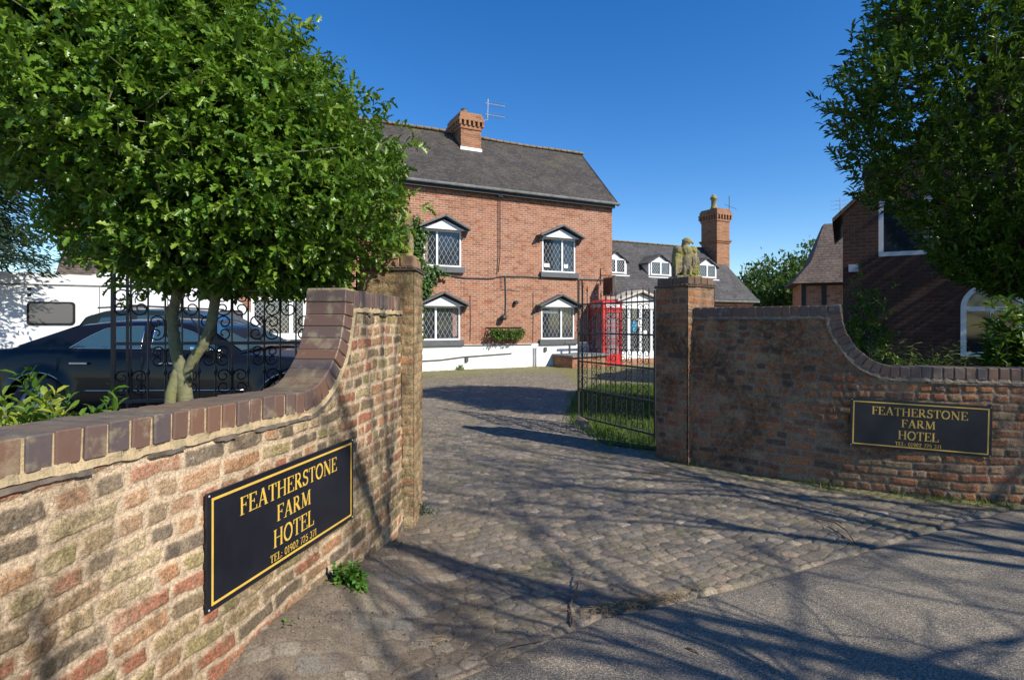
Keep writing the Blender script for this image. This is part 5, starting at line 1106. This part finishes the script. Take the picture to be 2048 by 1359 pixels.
# gable part above eave with window hole
def gz(x): return ze+(zr-ze)*min(x, 2*xm-x)/xm
xs_ = [0, wu[0], wu[1], xm, 2*xm]
def quad(x0, x1, z0): m.add([(x0, 0, z0), (x1, 0, z0), (x1, 0, gz(x1)), (x0, 0, gz(x0))], [(0, 1, 2, 3)])
m.add([(0, 0, ze), (wu[0], 0, ze), (wu[0], 0, gz(wu[0]))], [(0, 1, 2)]); quad(wu[0], wu[1], wu[3]); quad(wu[1], xm, ze); quad(xm, min(2*xm, RLn)-.001, ze)
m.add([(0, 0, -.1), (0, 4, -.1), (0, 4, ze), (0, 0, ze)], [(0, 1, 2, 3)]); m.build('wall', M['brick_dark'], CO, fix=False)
m = MB()
for s_, xe in ((-1, -.2), (1, 2*xm+.2)):
    sl = (zr-ze)/xm; a = Vector((xm, -.12, zr+.05)); b = Vector((xe, -.12, ze-.2*sl+.05)); dd = Vector((0, 4.2, 0)); u_ = Vector((0, 0, .07)); m.add([a, b, b+dd, a+dd, a+u_, b+u_, b+dd+u_, a+dd+u_], [(0,3,2,1),(4,5,6,7),(0,1,5,4),(1,2,6,5),(2,3,7,6),(3,0,4,7)])
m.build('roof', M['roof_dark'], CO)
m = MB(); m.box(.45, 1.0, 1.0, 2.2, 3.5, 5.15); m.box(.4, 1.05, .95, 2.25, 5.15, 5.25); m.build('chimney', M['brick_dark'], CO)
window(CO, *wu, split=(), hood=False, lat=False, sill=False, fw=.09, y=.02)
m = MB(); x0, x1, z0, z1 = wu; m.add([(x0+.9, .05, z0+.1), (x0+.75, .05, z0+.1), (x0+.78, .05, z0+.5), (x0+.95, .05, z1-.1), (x0+1.05, .05, z1-.1), (x0+.86, .05, z0+.5)], [(0, 1, 2, 5), (5, 2, 3, 4)]); m.build('curtain', simple('net_curtain', (.4,.38,.33), None, 8, .9, .1), CO, fix=False)
# arched window
x0, x1, z0, z1 = wa; c = (x0+x1)/2; R = (x1-x0)/2; m = MB()
m.box(x0, x0+.09, -.01, .07, z0, z1); m.box(x1-.09, x1, -.01, .07, z0, z1); m.box(x0+.09, x1-.09, -.012, .07, z0, z0+.09); m.box(x0+.09, x1-.09, -.006, .07, z1-.07, z1+.02); m.box(c-.03, c+.03, -.004, .07, z0+.09, z1-.07)
n = 20; o_ = [(c+R*cos(pi*i/n), z1+R*sin(pi*i/n)) for i in range(n+1)]; i_ = [(c+(R-.09)*cos(pi*i/n), z1+(R-.09)*sin(pi*i/n)) for i in range(n+1)]
vs = [(a, y, b) for y in (-.01, .0) for a, b in o_+i_]; k = 2*(n+1)
m.add(vs, [(i, i+1, n+2+i, n+1+i) for i in range(n)]+[(i, k+i, k+i+1, i+1) for i in range(n)]); AW = m.build('arched_window', M['white'], CO)
m = MB(); m.box(x0+.05, x1-.05, .035, .05, z0+.05, z1); m.add([(c, -.004, z1+.02)]+[(a, -.004, b) for a, b in i_], [(0, i+1, i+2) for i in range(n)]); m.build('pane', M['glass'], AW, fix=False)
m = MB(); t, z = cw(1708, 537); m.box(t-.1, t+.08, -.16, -.003, z-.08, z+.08); m.build('alarm_box', simple('alarm_grey', (.5,.53,.6), None, 4, .5, 0), CO)
# timbered outbuilding
hb = P(1646, 645, 19.0); HB = thing('timbered_outbuilding', 'small brick outbuilding with steep tiled roof left of the cottage', 'building', (hb.x-.75, hb.y, 0), radians(-22))
m = MB(); m.box(0, 3.0, 0, 3.0, -.1, 3.0); m.build('wall', M['brick_wing'], HB)
m = MB(); vs = [(-.3, -.3, 2.95), (3.3, -.3, 2.95), (3.3, 3.3, 2.95), (-.3, 3.3, 2.95)]; b2 = [(.35, .35, 3.75), (2.65, .35, 3.75), (2.65, 2.65, 3.75), (.35, 2.65, 3.75)]; tp = [(.85, 1.2, 5.15), (2.15, 1.2, 5.15), (2.15, 1.8, 5.15), (.85, 1.8, 5.15)]
m.add(vs+b2+tp, [(i, (i+1) % 4, 4+(i+1) % 4, 4+i) for i in range(4)]+[(4+i, 4+(i+1) % 4, 8+(i+1) % 4, 8+i) for i in range(4)]+[(8, 9, 10, 11), (3, 2, 1, 0)]); m.build('roof', M['roof_annex'], HB)
m = MB()
for x in (0, .62, 1.3, 2.1, 2.86): m.box(x, x+.14, -.03, -.003, 0, 3.0)
m.box(0, 3, -.035, -.0305, 2.86, 3.0); m.build('timber_posts', M['pipe'], HB)
m = MB(); m.tube([(1.4, 1.5, 5.0), (1.4, 1.5, 6.1)], .015, 5)
for z in (5.7, 5.85, 6.0): m.tube([(1.1, 1.5, z), (1.7, 1.6, z+.03)], .008, 4)
m.build('tv_aerial', M['lead'], HB)

# ------------------------------------------------------------------ holly tree
HT_ = thing('holly_tree', 'large round glossy-leaved holly tree behind the left wall', 'tree', (-2.2, 3.6, .2))
O_ = np.array([-2.2, 3.6, .2]); HZ = 3.6
def hp(px, py, Z=HZ): p = P(px, py, Z); return Vector((p.x-O_[0], p.y-O_[1], p.z-O_[2]))
m = MB(); m.tube([hp(372, 1090), hp(374, 900), hp(371, 805), hp(366, 760), hp(361, 735), hp(350, 690), hp(344, 640), hp(353, 590), hp(357, 530), hp(360, 430), hp(372, 300)], [.06, .052, .048, .046, .042, .036, .031, .03, .028, .025, .02], 12)
m.tube([hp(372, 780), hp(376, 740), hp(390, 712), hp(410, 685), hp(424, 640), hp(432, 590), hp(436, 540), hp(450, 440), hp(480, 330)], [.03, .036, .034, .033, .032, .03, .028, .024, .015], 10)
m.tube([hp(338, 1000, 3.55), hp(338, 830, 3.55), hp(342, 785, 3.55), hp(352, 750, 3.58), hp(362, 722)], [.04, .036, .034, .03, .025], 10)
m.tube([hp(352, 650), hp(338, 628), hp(335, 615)], [.03, .022, .02], 8)
for i in range(16):
    a = hp(358+random.uniform(-6, 80), random.uniform(430, 540)); e = Vector((a.x+random.uniform(-1, 1), random.uniform(.1, .8), a.z+random.uniform(.3, 1.2))); m.tube([a, (a+e)/2+Vector((0, 0, -.08)), e], [.022, .015, .006], 6)
m.build('trunk', M['bark'], HT_, True)
rows = [(-260, 60, 330), (-160, -100, 430), (-80, -170, 505), (0, -200, 580), (70, -190, 655), (130, -170, 705), (200, -130, 770), (270, -90, 838), (330, -40, 838), (400, 40, 808), (450, 90, 800), (490, 125, 775), (520, 165, 735), (550, 215, 700), (580, 290, 650)]
rows = np.array(rows, float); zr_ = H-(rows[:, 0]-HY)/F*HZ; cx_ = (rows[:, 1]+rows[:, 2])/2; rr_ = (rows[:, 2]-rows[:, 1])/2
o_ = np.argsort(zr_); zr_ = zr_[o_]; cxw = ((cx_-1024)/F*HZ)[o_]; rw = (rr_/F*HZ)[o_]*.93
def crown_pts(n, inner=False):
    z = rng.uniform(zr_[0], zr_[-1], n*2); r = np.interp(z, zr_, rw); z = z[rng.random(len(z)) < (r/rw.max())**.8][:n]; n = len(z)
    r = np.interp(z, zr_, rw); c = np.interp(z, zr_, cxw); a = rng.uniform(0, 2*pi, n); bl_ = 1+.15*(vn(a*2.2+20, z*2.6, 91)-.5)*2+.05*(vn(a*7+20, z*8, 92)-.5)*2
    q = bl_*(1-.30*rng.random(n)**1.6) if not inner else rng.uniform(.3, .8, n)
    x = c+r*q*np.cos(a); y = HZ+.12+r*.80*q*np.sin(a); O = np.stack([np.cos(a), np.sin(a)*.85, np.interp(z, [zr_[0], zr_[-1]], [-.55, .9])], -1)
    return np.stack([x, y, z], -1)-O_, norm(O)
C1, O1 = crown_pts(5900); C1 += rng.normal(0, .03, C1.shape); O1 = norm(O1+rng.normal(0, .35, O1.shape)+np.array([0, 0, .25]))
Cl, Dl = rosettes(C1, O1, 6, .95); tn = np.tile(np.clip(rng.beta(2, 2.2, len(C1)), 0, 1), 6)*.75+rng.random(len(Cl))*.25
Cs_, Os_ = crown_pts(420); Cs_ = Cs_+Os_*rng.uniform(.06, .2, (len(Cs_), 1)); Cq, Dq = rosettes(Cs_, Os_, 7, .9); Cl = np.concatenate([Cl, Cq]); Dl = np.concatenate([Dl, Dq]); tn = np.r_[tn, np.tile(rng.uniform(.5, 1, len(Cs_)), 7)]
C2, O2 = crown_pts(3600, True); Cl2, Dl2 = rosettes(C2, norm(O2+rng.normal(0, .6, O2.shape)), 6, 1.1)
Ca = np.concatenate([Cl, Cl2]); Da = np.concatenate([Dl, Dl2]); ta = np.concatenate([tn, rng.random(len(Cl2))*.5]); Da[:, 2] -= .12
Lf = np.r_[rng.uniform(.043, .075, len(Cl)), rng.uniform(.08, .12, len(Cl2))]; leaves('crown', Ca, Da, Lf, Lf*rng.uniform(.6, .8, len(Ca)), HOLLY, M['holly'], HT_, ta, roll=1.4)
m = MB()
for i in rng.choice(len(C1), 420, replace=False):
    e = Vector(C1[i]); s_ = e-Vector(O1[i])*random.uniform(.2, .45)+Vector((random.gauss(0, .05),)*3); m.tube([s_, e], [.005, .002], 4)
m.build('twigs', M['bark'], HT_)
# hanging sprigs below the crown, left of the trunk
# ------------------------------------------------------------------ laurel tree on the right
LT = thing('laurel_tree', 'big dark laurel tree overhanging the cottage at the upper right', 'tree', (6.35, 7.4, 0)); O_ = np.array([6.35, 7.4, 0]); LZ = 7.2
def lp(px, py, Z=LZ): p = P(px, py, Z); return np.array([p.x, p.y, p.z])-O_
m = MB(); m.tube([(1.0, 0, -.1), (.95, 0, 1.2), (.6, .05, 2.6), (.2, 0, 4.2), (.1, 0, 5.8)], [.16, .14, .12, .08, .03], 10)
for i in range(20): a = i*2.4; z = 2.2+i*.17; bx0 = .6*max(0, (4.2-z)/1.6)+.15; m.tube([(bx0, 0, z), (bx0+cos(a)*.8, sin(a)*.7, z+.35), (bx0+cos(a)*1.5, sin(a)*1.3, z+.75)], [.05, .03, .01], 6)
m.build('trunk', M['bark2'], LT, True)
prof = np.array([(-230, 1850, 420), (-120, 1800, 540), (0, 1768, 560), (65, 1700, 600), (110, 1725, 600), (165, 1655, 620), (215, 1690, 620), (260, 1715, 600), (310, 1735, 600), (350, 1735, 580), (390, 1800, 540), (430, 1865, 450), (480, 1890, 400), (530, 1915, 300), (560, 1970, 200), (580, 2010, 120)], float)
pz = H-(prof[:, 0]-HY)/F*LZ; pl_ = (prof[:, 1]-1024)/F*LZ; pr2 = pl_+prof[:, 2]/F*LZ; oo = np.argsort(pz); pz = pz[oo]; pl_ = pl_[oo]; pr2 = pr2[oo]
def laurel_pts(n, q0, q1):
    z = rng.uniform(pz[0], pz[-1], n); l = np.interp(z, pz, pl_); r = np.interp(z, pz, pr2); c = (l+r)/2; R = (r-l)/2; a = rng.uniform(0, 2*pi, n)
    q = rng.uniform(q0, q1, n)**.6*(1+.10*(vn(a*3+10, z*2.2, 71)-.5)*2); x = c+R*q*np.cos(a); y = LZ+.2+R*.75*q*np.sin(a); return np.stack([x, y, z], -1)-O_, np.stack([np.cos(a), np.sin(a), a*0+.5], -1)
C1, O1 = laurel_pts(3300, .5, 1.0); C2, O2 = laurel_pts(1800, .05, .6); Cc = np.concatenate([C1, C2]); Oc = norm(np.concatenate([O1, O2])+rng.normal(0, .35, (len(C1)+len(C2), 3))); sp = []; sd_ = []
for i in range(9):   # leaves set along each shoot
    th = rng.uniform(0, 2*pi, len(Cc)); a = norm(np.cross(Oc, rng.normal(size=Oc.shape))); sp.append(Cc-Oc*(.025*i)); sd_.append(norm(Oc*(.9-.05*i)+a*.7+np.array([0, 0, .1])))
Cs = np.concatenate(sp); Ds = np.concatenate(sd_); leaves('crown', Cs, Ds, rng.uniform(.09, .15, len(Cs)), rng.uniform(.035, .05, len(Cs)), OVAL, M['laurel'], LT, np.clip(np.tile(rng.beta(1.6, 2.6, len(Cc)), 9), 0, 1), roll=1.2)
m = MB()
for i in rng.choice(len(C1), 300, replace=False): e = Vector(C1[i]); m.tube([e-Vector(Oc[i])*.5, e], [.01, .003], 4)
m.build('twigs', M['bark2'], LT)

def shrub(name, label, cat, loc, rx, ry, h, n, L, W, tpl, mat, per=7, up=.6, group=None, stems=12):
    T = thing(name, label, cat, loc, 0, group); m = MB(); u = norm(rng.normal(size=(n, 3))); u[:, 2] = np.abs(u[:, 2]); q = rng.uniform(.35, 1, n)**.5*(1+.15*rng.normal(size=n)*.6)
    C = np.stack([u[:, 0]*rx*q, u[:, 1]*ry*q, u[:, 2]*h*q], -1); Cl, Dl = rosettes(C, norm(u+np.array([0, 0, up])+rng.normal(0, .3, u.shape)), per, .9)
    for i in range(stems): e = C[i % n]; m.tube([(e[0]*.2, e[1]*.2, -.05), (e[0]*.5, e[1]*.5, e[2]*.6), tuple(e)], [.012*max(h, .3), .009*max(h, .3), .003], 5)
    m.build('stems', M['bark2'] if h > .3 else M['weed_stem'], T)
    keep = Cl[:, 2] > .005; leaves('foliage', Cl[keep], Dl[keep], L*rng.uniform(.7, 1.25, keep.sum()), W*rng.uniform(.8, 1.2, keep.sum()), tpl, mat, T, np.tile(rng.random(n), per)[keep]); return T
M['weed_stem'] = simple('weed_stem', (.1,.16,.04), None, 10, .7, 0)
shrub('variegated_shrub', 'yellow-green variegated shrub just behind the wall at the left edge', 'shrub', (-2.35, 2.75, .24), .75, .42, 1.02, 1000, .075, .03, OVAL, M['gold_leaf'])
shrub('dark_shrub', 'low dark green shrub beside the foot of the holly behind the wall', 'shrub', (-2.15, 3.05, .24), .32, .3, .78, 160, .07, .03, OVAL, M['laurel'])
shrub('laurel_shrub', 'broad-leaved dark shrub under the laurel in front of the arched window', 'shrub', (5.98, 6.5, 0), .5, .5, 1.78, 620, .14, .05, OVAL, M['laurel'])
shrub('climbing_shrub', 'pale-flecked shrub against the cottage corner above the curved coping', 'shrub', (6.0, 9.3, 0), .55, .45, 2.3, 520, .08, .035, OVAL, M['laurel'])
shrub('grey_shrub', 'small silvery shrub beneath the cottage corner', 'shrub', (4.9, 7.6, 0), .3, .3, 1.45, 160, .06, .02, OVAL, M['conifer'])
shrub('wall_shrub', 'low leafy shrub behind the coping below the arched window', 'shrub', (5.5, 5.9, 0), .5, .25, 1.25, 260, .07, .035, OVAL, M['tree'])
# arching stems behind right coping
AG = thing('arching_grass', 'pale arching grass stems behind the right-hand coping', 'grass clump', (4.6, 6.0, .72)); Cn = []; Dn = []
for i in range(46):
    a = random.uniform(0, 2*pi); sp = random.uniform(.15, .5); z = 0; p = Vector((random.gauss(0, .1), random.gauss(0, .05), .1)); h_ = random.uniform(.5, .78)
    for k in range(9):
        q = k/8; Cn.append(p+Vector((cos(a)*sp*q*q*1.2, sin(a)*sp*q*q*.4, h_*q-.18*q*q))); Dn.append((cos(a)*(.3+q), sin(a)*.4*q, 1.2-1.3*q))
leaves('blades', Cn, Dn, .09, .012, BLADE, M['bladey'], AG)
# left conifer and far trees
def conifer(label, loc, h, r, n, mat, group=None):
    T = thing('conifer', label, 'tree', loc, 0, group); m = MB(); m.tube([(0, 0, -.1), (0, 0, h*.5), (0, 0, h)], [h*.025, h*.018, .01], 8); C = []; D = []
    for i in range(n):
        z = h*random.uniform(.36, .98); rr = r*(1-(z/h)**1.3)*random.uniform(.75, 1.1); a = random.uniform(0, 2*pi); tip = Vector((cos(a)*rr, sin(a)*rr, z-rr*.25)); b = Vector((0, 0, z))
        if i % 6 == 0: m.tube([b, (b+tip)/2+Vector((0, 0, .08)), tip], [.03, .018, .006], 4)
        for k in range(44): q = random.uniform(.15, 1); p = b.lerp(tip, q)+Vector((random.gauss(0, .11), random.gauss(0, .11), random.gauss(0, .05)-.05*q)); C.append(p); D.append((cos(a)+random.gauss(0, .5), sin(a)+random.gauss(0, .5), -.35+random.gauss(0, .3)))
    m.build('trunk', M['bark2'], T); leaves('crown', np.array(C), np.array(D), rng.uniform(.09, .17, len(C)), .045, DIA, mat, T); return T
conifer('dark drooping conifer at the left edge behind the holly', (-9.75, 9.2, .2), 7.6, 2.3, 1300, M['conifer'])
bk = 'broadleaf trees beyond the wing'
for i, (px, Z, h, r_, lb) in enumerate(((1515, 36, 5.2, 2.2, 'rounded green tree at the right end of the wing roof'), (1568, 31, 4.9, 2.2, 'dense mid-green tree between the wing and the outbuilding'), (1618, 33, 6.0, 2.0, 'tall loose-topped tree next to the timbered outbuilding'), (1625, 27, 4.2, 1.8, 'low dark tree in front of the others left of the outbuilding'), (1600, 28, 3.8, 1.9, 'low bushy tree above the right wall coping'))):
    bushy('broadleaf_tree', lb, 'tree', ((px-1024)/F*Z, Z, 0), h, r_, r_, h*.5, 230, 26, .26, .17, M['tree'], group=bk, lump=.3)
# trees outside the frame whose shade falls into it
bushy('evergreen_tree', 'tall evergreen beyond the right edge shading the laurel', 'tree', (13.2, 2.9, 0), 7.0, 2.6, 2.6, 3.0, 420, 30, .16, .1, M['laurel'], group='evergreens shading the cottage')
bushy('evergreen_tree', 'spreading evergreen beside the cottage beyond the right edge', 'tree', (13.8, 7.6, 0), 8.6, 2.5, 2.5, 3.6, 420, 30, .16, .1, M['laurel'], group='evergreens shading the cottage')
random.seed(21)
def bare(label, loc, d0, ln, r, depth, seed, kids=3):
    global BASE; BASE = Vector(loc); random.seed(seed); T = thing('bare_tree', label, 'tree', loc, 0, 'leafless roadside trees behind the viewer'); m = MB(); tips = []
    branch_rec(m, Vector((0, 0, -.2)), Vector(d0).normalized(), ln, r, depth, tips, .22, kids, .7, .1, 8); m.build('trunk', M['bark2'], T, fix=False); return T
bare('leaning leafless tree whose limb shadows the road edge', (8.2, -.2, 0), (-.5, -.15, 1), 4.4, .16, 4, 5)
bare('second leafless tree, its shadow crossing the lower right road', (8.7, -1.3, 0), (.0, -.2, 1), 4.6, .15, 4, 12)
bare('leafless tree further along with its shadow over the setts', (9.6, -1.0, 0), (-.05, .05, 1), 3.6, .17, 5, 31)
bare('fine-twigged leafless tree shading the middle of the drive', (10.4, -.2, 0), (-.05, .1, 1), 3.2, .13, 4, 77, 3)
bare('tall leafless tree with its shadow before the gateway', (8.2, 1.2, 0), (-.1, -.15, 1), 3.0, .12, 5, 44)

# ------------------------------------------------------------------ small ground things
gr = 'small weeds along the walls'
def wl(px, py): g_ = G(px, py); return (g_.x, g_.y, 0.0)
shrub('weed', 'bright green bushy weed at the foot of the left wall under the sign', 'weed', (-.90, 2.99, .13), .105, .09, .17, 95, .035, .03, OVAL, M['weed'], 6, .8, gr, 8)
shrub('weed', 'small dark weed by the wall foot near the bottom edge', 'weed', (-1.06, 2.52, .15), .06, .05, .07, 20, .03, .02, OVAL, M['weed'], 5, .8, gr, 5)
shrub('weed', 'sprawling grey-green weed at the base of the left pillar', 'weed', wl(828, 1028), .16, .1, .12, 60, .04, .013, OVAL, M['conifer'], 6, .8, gr, 6)
shrub('weed', 'little rosette weed on the dirt beyond the bushy weed', 'weed', wl(790, 1100), .07, .06, .05, 18, .04, .018, OVAL, M['weed'], 5, .6, gr, 5)
shrub('weed', 'low green weed at the foot of the right wall', 'weed', wl(1735, 972), .12, .08, .07, 26, .05, .02, OVAL, M['weed'], 5, .6, gr, 5)
shrub('weed', 'tiny weed at the wall foot below the right sign', 'weed', wl(1858, 985), .05, .05, .06, 12, .035, .015, OVAL, M['weed'], 5, .6, gr, 5)
shrub('weed', 'small tuft at the white plinth of the farmhouse', 'weed', tuple(O0+EX*fc(917, 735)[0]-EY*.15), .15, .1, .18, 30, .06, .03, OVAL, M['weed'], 5, .6, gr, 5)
# grass
def inpoly(pts, x, y):
    c = False; j = len(pts)-1
    for i in range(len(pts)):
        if (pts[i][1] > y) != (pts[j][1] > y) and x < (pts[j][0]-pts[i][0])*(y-pts[i][1])/(pts[j][1]-pts[i][1])+pts[i][0]: c = not c
        j = i
    return c
C = []; Lh = []
area = [(1.25, 7.2), (1.7, 6.95), (2.1, 6.75), (6.5, 8.5), (8, 12), (5, 13.5), (2.2, 14), (1.4, 12.2), (1.05, 10), (.95, 8.7)]
while len(C) < 26000:
    x = random.uniform(.7, 8); y = random.uniform(6.8, 14)
    if inpoly(area, x+random.gauss(0, .08), y+random.gauss(0, .15)): C.append((x, y, .0)); Lh.append(random.uniform(.06, .16))
n1 = len(C)
for _ in range(1500):   # fringe at foot of the right wall
    u_ = random.uniform(.9, pr_.L)
    if vn(np.array(u_*3.), np.array(1.), 5) < .45: continue
    p = pr_.at(u_); d_ = abs(random.gauss(0, .07))+.03; C.append((p[0]-.6*d_, p[1]-.8*d_, 0)); Lh.append(random.uniform(.015, .05) if random.random() < .9 else .08)
for _ in range(500):    # patches near the left pillar
    c_ = random.choice([(850, 1108, .1), (880, 1122, .08), (800, 1045, .1), (930, 1010, .2), (1110, 1128, .1)]); g_ = G(c_[0], c_[1]); C.append((g_.x+random.gauss(0, c_[2]), g_.y+random.gauss(0, c_[2]*.6), .0)); Lh.append(random.uniform(.008, .022))
for _ in range(1500):
    t = random.uniform(-.3, 8.5); k = -abs(random.gauss(0, .5))-.06; p = O0+EX*t+EY*k; C.append((p.x, p.y, 0)); Lh.append(random.uniform(.02, .05))
C = np.array(C); g_ = leaves('grass', C, rng.normal(0, .35, C.shape)*np.array([1, 1, 0])+np.array([0, 0, 1]), np.array(Lh), np.clip(np.array(Lh)*.14, .003, .012), BLADE, M['bladey'], None, np.r_[rng.random(n1)*.55, rng.random(len(C)-n1)], N=rng.normal(size=C.shape)); tag(g_, 'green grass behind the open gate and along the wall feet', 'grass', kind='stuff')
gx_ = np.array([(x, y) for x, y in area]); bmv = [(x, y, .012) for x, y in area]; m = MB(); cpt = (3.5, 10, .03); m.add([cpt]+bmv, [(0, i+1, (i+1) % len(bmv)+1) for i in range(len(bmv))]); o = m.build('lawn', M['grassbase']); tag(o, kind='structure')
# straw litter
C = []; 
for _ in range(800):
    q = random.gauss(.45, .28); px = 1190+190*q; py = 1222-32*q+random.gauss(0, 5); g_ = G(px, py); C.append((g_.x+random.gauss(0, .02), g_.y, random.uniform(.006, .03)))
for _ in range(260):
    px = random.uniform(650, 1100); py = random.uniform(1150, 1340); g_ = G(px, py); C.append((g_.x, g_.y, .014))
C = np.array(C); g_ = leaves('straw_litter', C, rng.normal(size=C.shape)*np.array([1, .6, .12]), rng.uniform(.02, .08, len(C)), .0035, BLADE, M['straw'], None); tag(g_, 'dry straw and leaf litter at the edge of the road', 'leaf litter', kind='stuff')
n = 2600; gx2 = rng.uniform(-1.2, 1.6, n); gy2 = rng.uniform(2.2, 4.6, n); okk = (gx2 > np.interp(gy2, [2.2, 3.3, 4.3], [-1.12, -.88, -.82])) & (gy2 > edgeY(gx2)-.1) & (rng.random(n) < np.clip(1.1-(gx2-np.interp(gy2, [2.2, 3.3, 4.3], [-1.15, -.9, -.85]))*1.1, .08, 1))
gx2 = gx2[okk]; gy2 = gy2[okk]; n = len(gx2); bz = np.interp(gy2, [1.4, 2.2, 2.45, 2.9, 3.5, 4.2], [.1, .13, .21, .21, .11, 0])*sm(.62, .04, gx2-np.interp(gy2, [1.4, 2.15, 3.3, 4.3], [-1.38, -1.2, -.96, -.87]))+.006
oct_ = np.array([(1,0,0),(-1,0,0),(0,1,0),(0,-1,0),(0,0,1),(0,0,-1)], float); of = np.array([(0,2,4),(2,1,4),(1,3,4),(3,0,4),(2,0,5),(1,2,5),(3,1,5),(0,3,5)]); sc_ = rng.uniform(.002, .008, n)**1.0
V = np.stack([gx2, gy2, bz], -1)[:, None]+oct_[None]*sc_[:, None, None]*rng.uniform(.6, 1.3, (n, 6, 1))*np.array([1, 1, .6]); Fg = of[None]+(np.arange(n)*6)[:, None, None]
o = npmesh('gravel', V.reshape(-1, 3), Fg.reshape(-1, 3), simple('gravel_stone', (.3,.24,.18), (.14,.11,.09), 60, .9, 0)); tag(o, 'loose grit and gravel on the dirt by the left wall', 'gravel', kind='stuff')
# twigs and stones
def twig(label, pts, r, z=.012, extra=()):
    m = MB(); m.tube([G(a, b)+Vector((0, 0, z+h_)) for a, b, h_ in pts], [r*(1-.5*i/len(pts)) for i in range(len(pts))], 6)
    for e in extra: m.tube([G(a, b)+Vector((0, 0, z+h_)) for a, b, h_ in e], r*.5, 5)
    o = m.build('fallen_twig', M['twig']); tag(o, label, 'twig', 'fallen twigs on the drive')
twig('forked dark twig standing up beside the straw', [(1146, 1254, 0), (1140, 1215, .0), (1158, 1175, .03), (1172, 1160, .06)], .006, extra=[[(1160, 1180, .03), (1185, 1166, .05)], [(1140, 1222, 0), (1105, 1220, 0)]])
twig('long bent twig on the setts near the road edge', [(1628, 1038, 0), (1670, 1052, .02), (1695, 1070, .02), (1708, 1086, 0)], .006, extra=[[(1628, 1040, 0), (1680, 1070, .0), (1706, 1087, 0)]])
twig('short pale stick lying by the bushy weed', [(712, 1139, 0), (740, 1133, .01), (760, 1126, .01)], .005)
twig('pale stick on the dirt below the left sign', [(606, 1239, 0), (630, 1230, .01), (655, 1220, .01)], .007)
twig('thin dark twig on the road near the bottom edge', [(1372, 1300, 0), (1385, 1306, .01), (1398, 1312, 0)], .005)
twig('slender straw-coloured stalk on the setts near the bottom edge', [(960, 1322, 0), (1020, 1300, .01), (1092, 1283, 0)], .004)
for i, (px, py, s_, lb) in enumerate(((616, 1287, .03, 'small brown stone on the dirt near the bottom edge'), (676, 1268, .02, 'pebble on the dirt right of the brown stone'))):
    m = MB(); c = G(px, py); m.obox((c.x, c.y, s_*.4), (s_, .005, 0), (0, s_*.7, 0), (0, 0, s_*.5), bev=s_*.35, jit=.004); o = m.build('stone', simple('stone_brown'+str(i), (.2,.13,.09), None, 30, .9, .5), None, True); tag(o, lb, 'stone', 'loose stones on the drive')
c = G(1170, 858); m = MB(); m.add([(c.x-.16, c.y+.1, 0), (c.x+.1, c.y-.12, 0), (c.x+.16, c.y+.05, 0), (c.x-.05, c.y+.2, 0), (c.x-.12, c.y+.12, .2), (c.x+.05, c.y-.02, .12), (c.x+.02, c.y+.1, .14)], [(0,1,5,4),(1,2,6,5),(2,3,4,6),(3,0,4),(4,5,6)]); o = m.build('stone', simple('guard_stone', (.36,.27,.17), (.2,.16,.1), 12, .9, .6)); tag(o, 'tilted sandstone guard stone at the foot of the open gate', 'stone', 'loose stones on the drive')
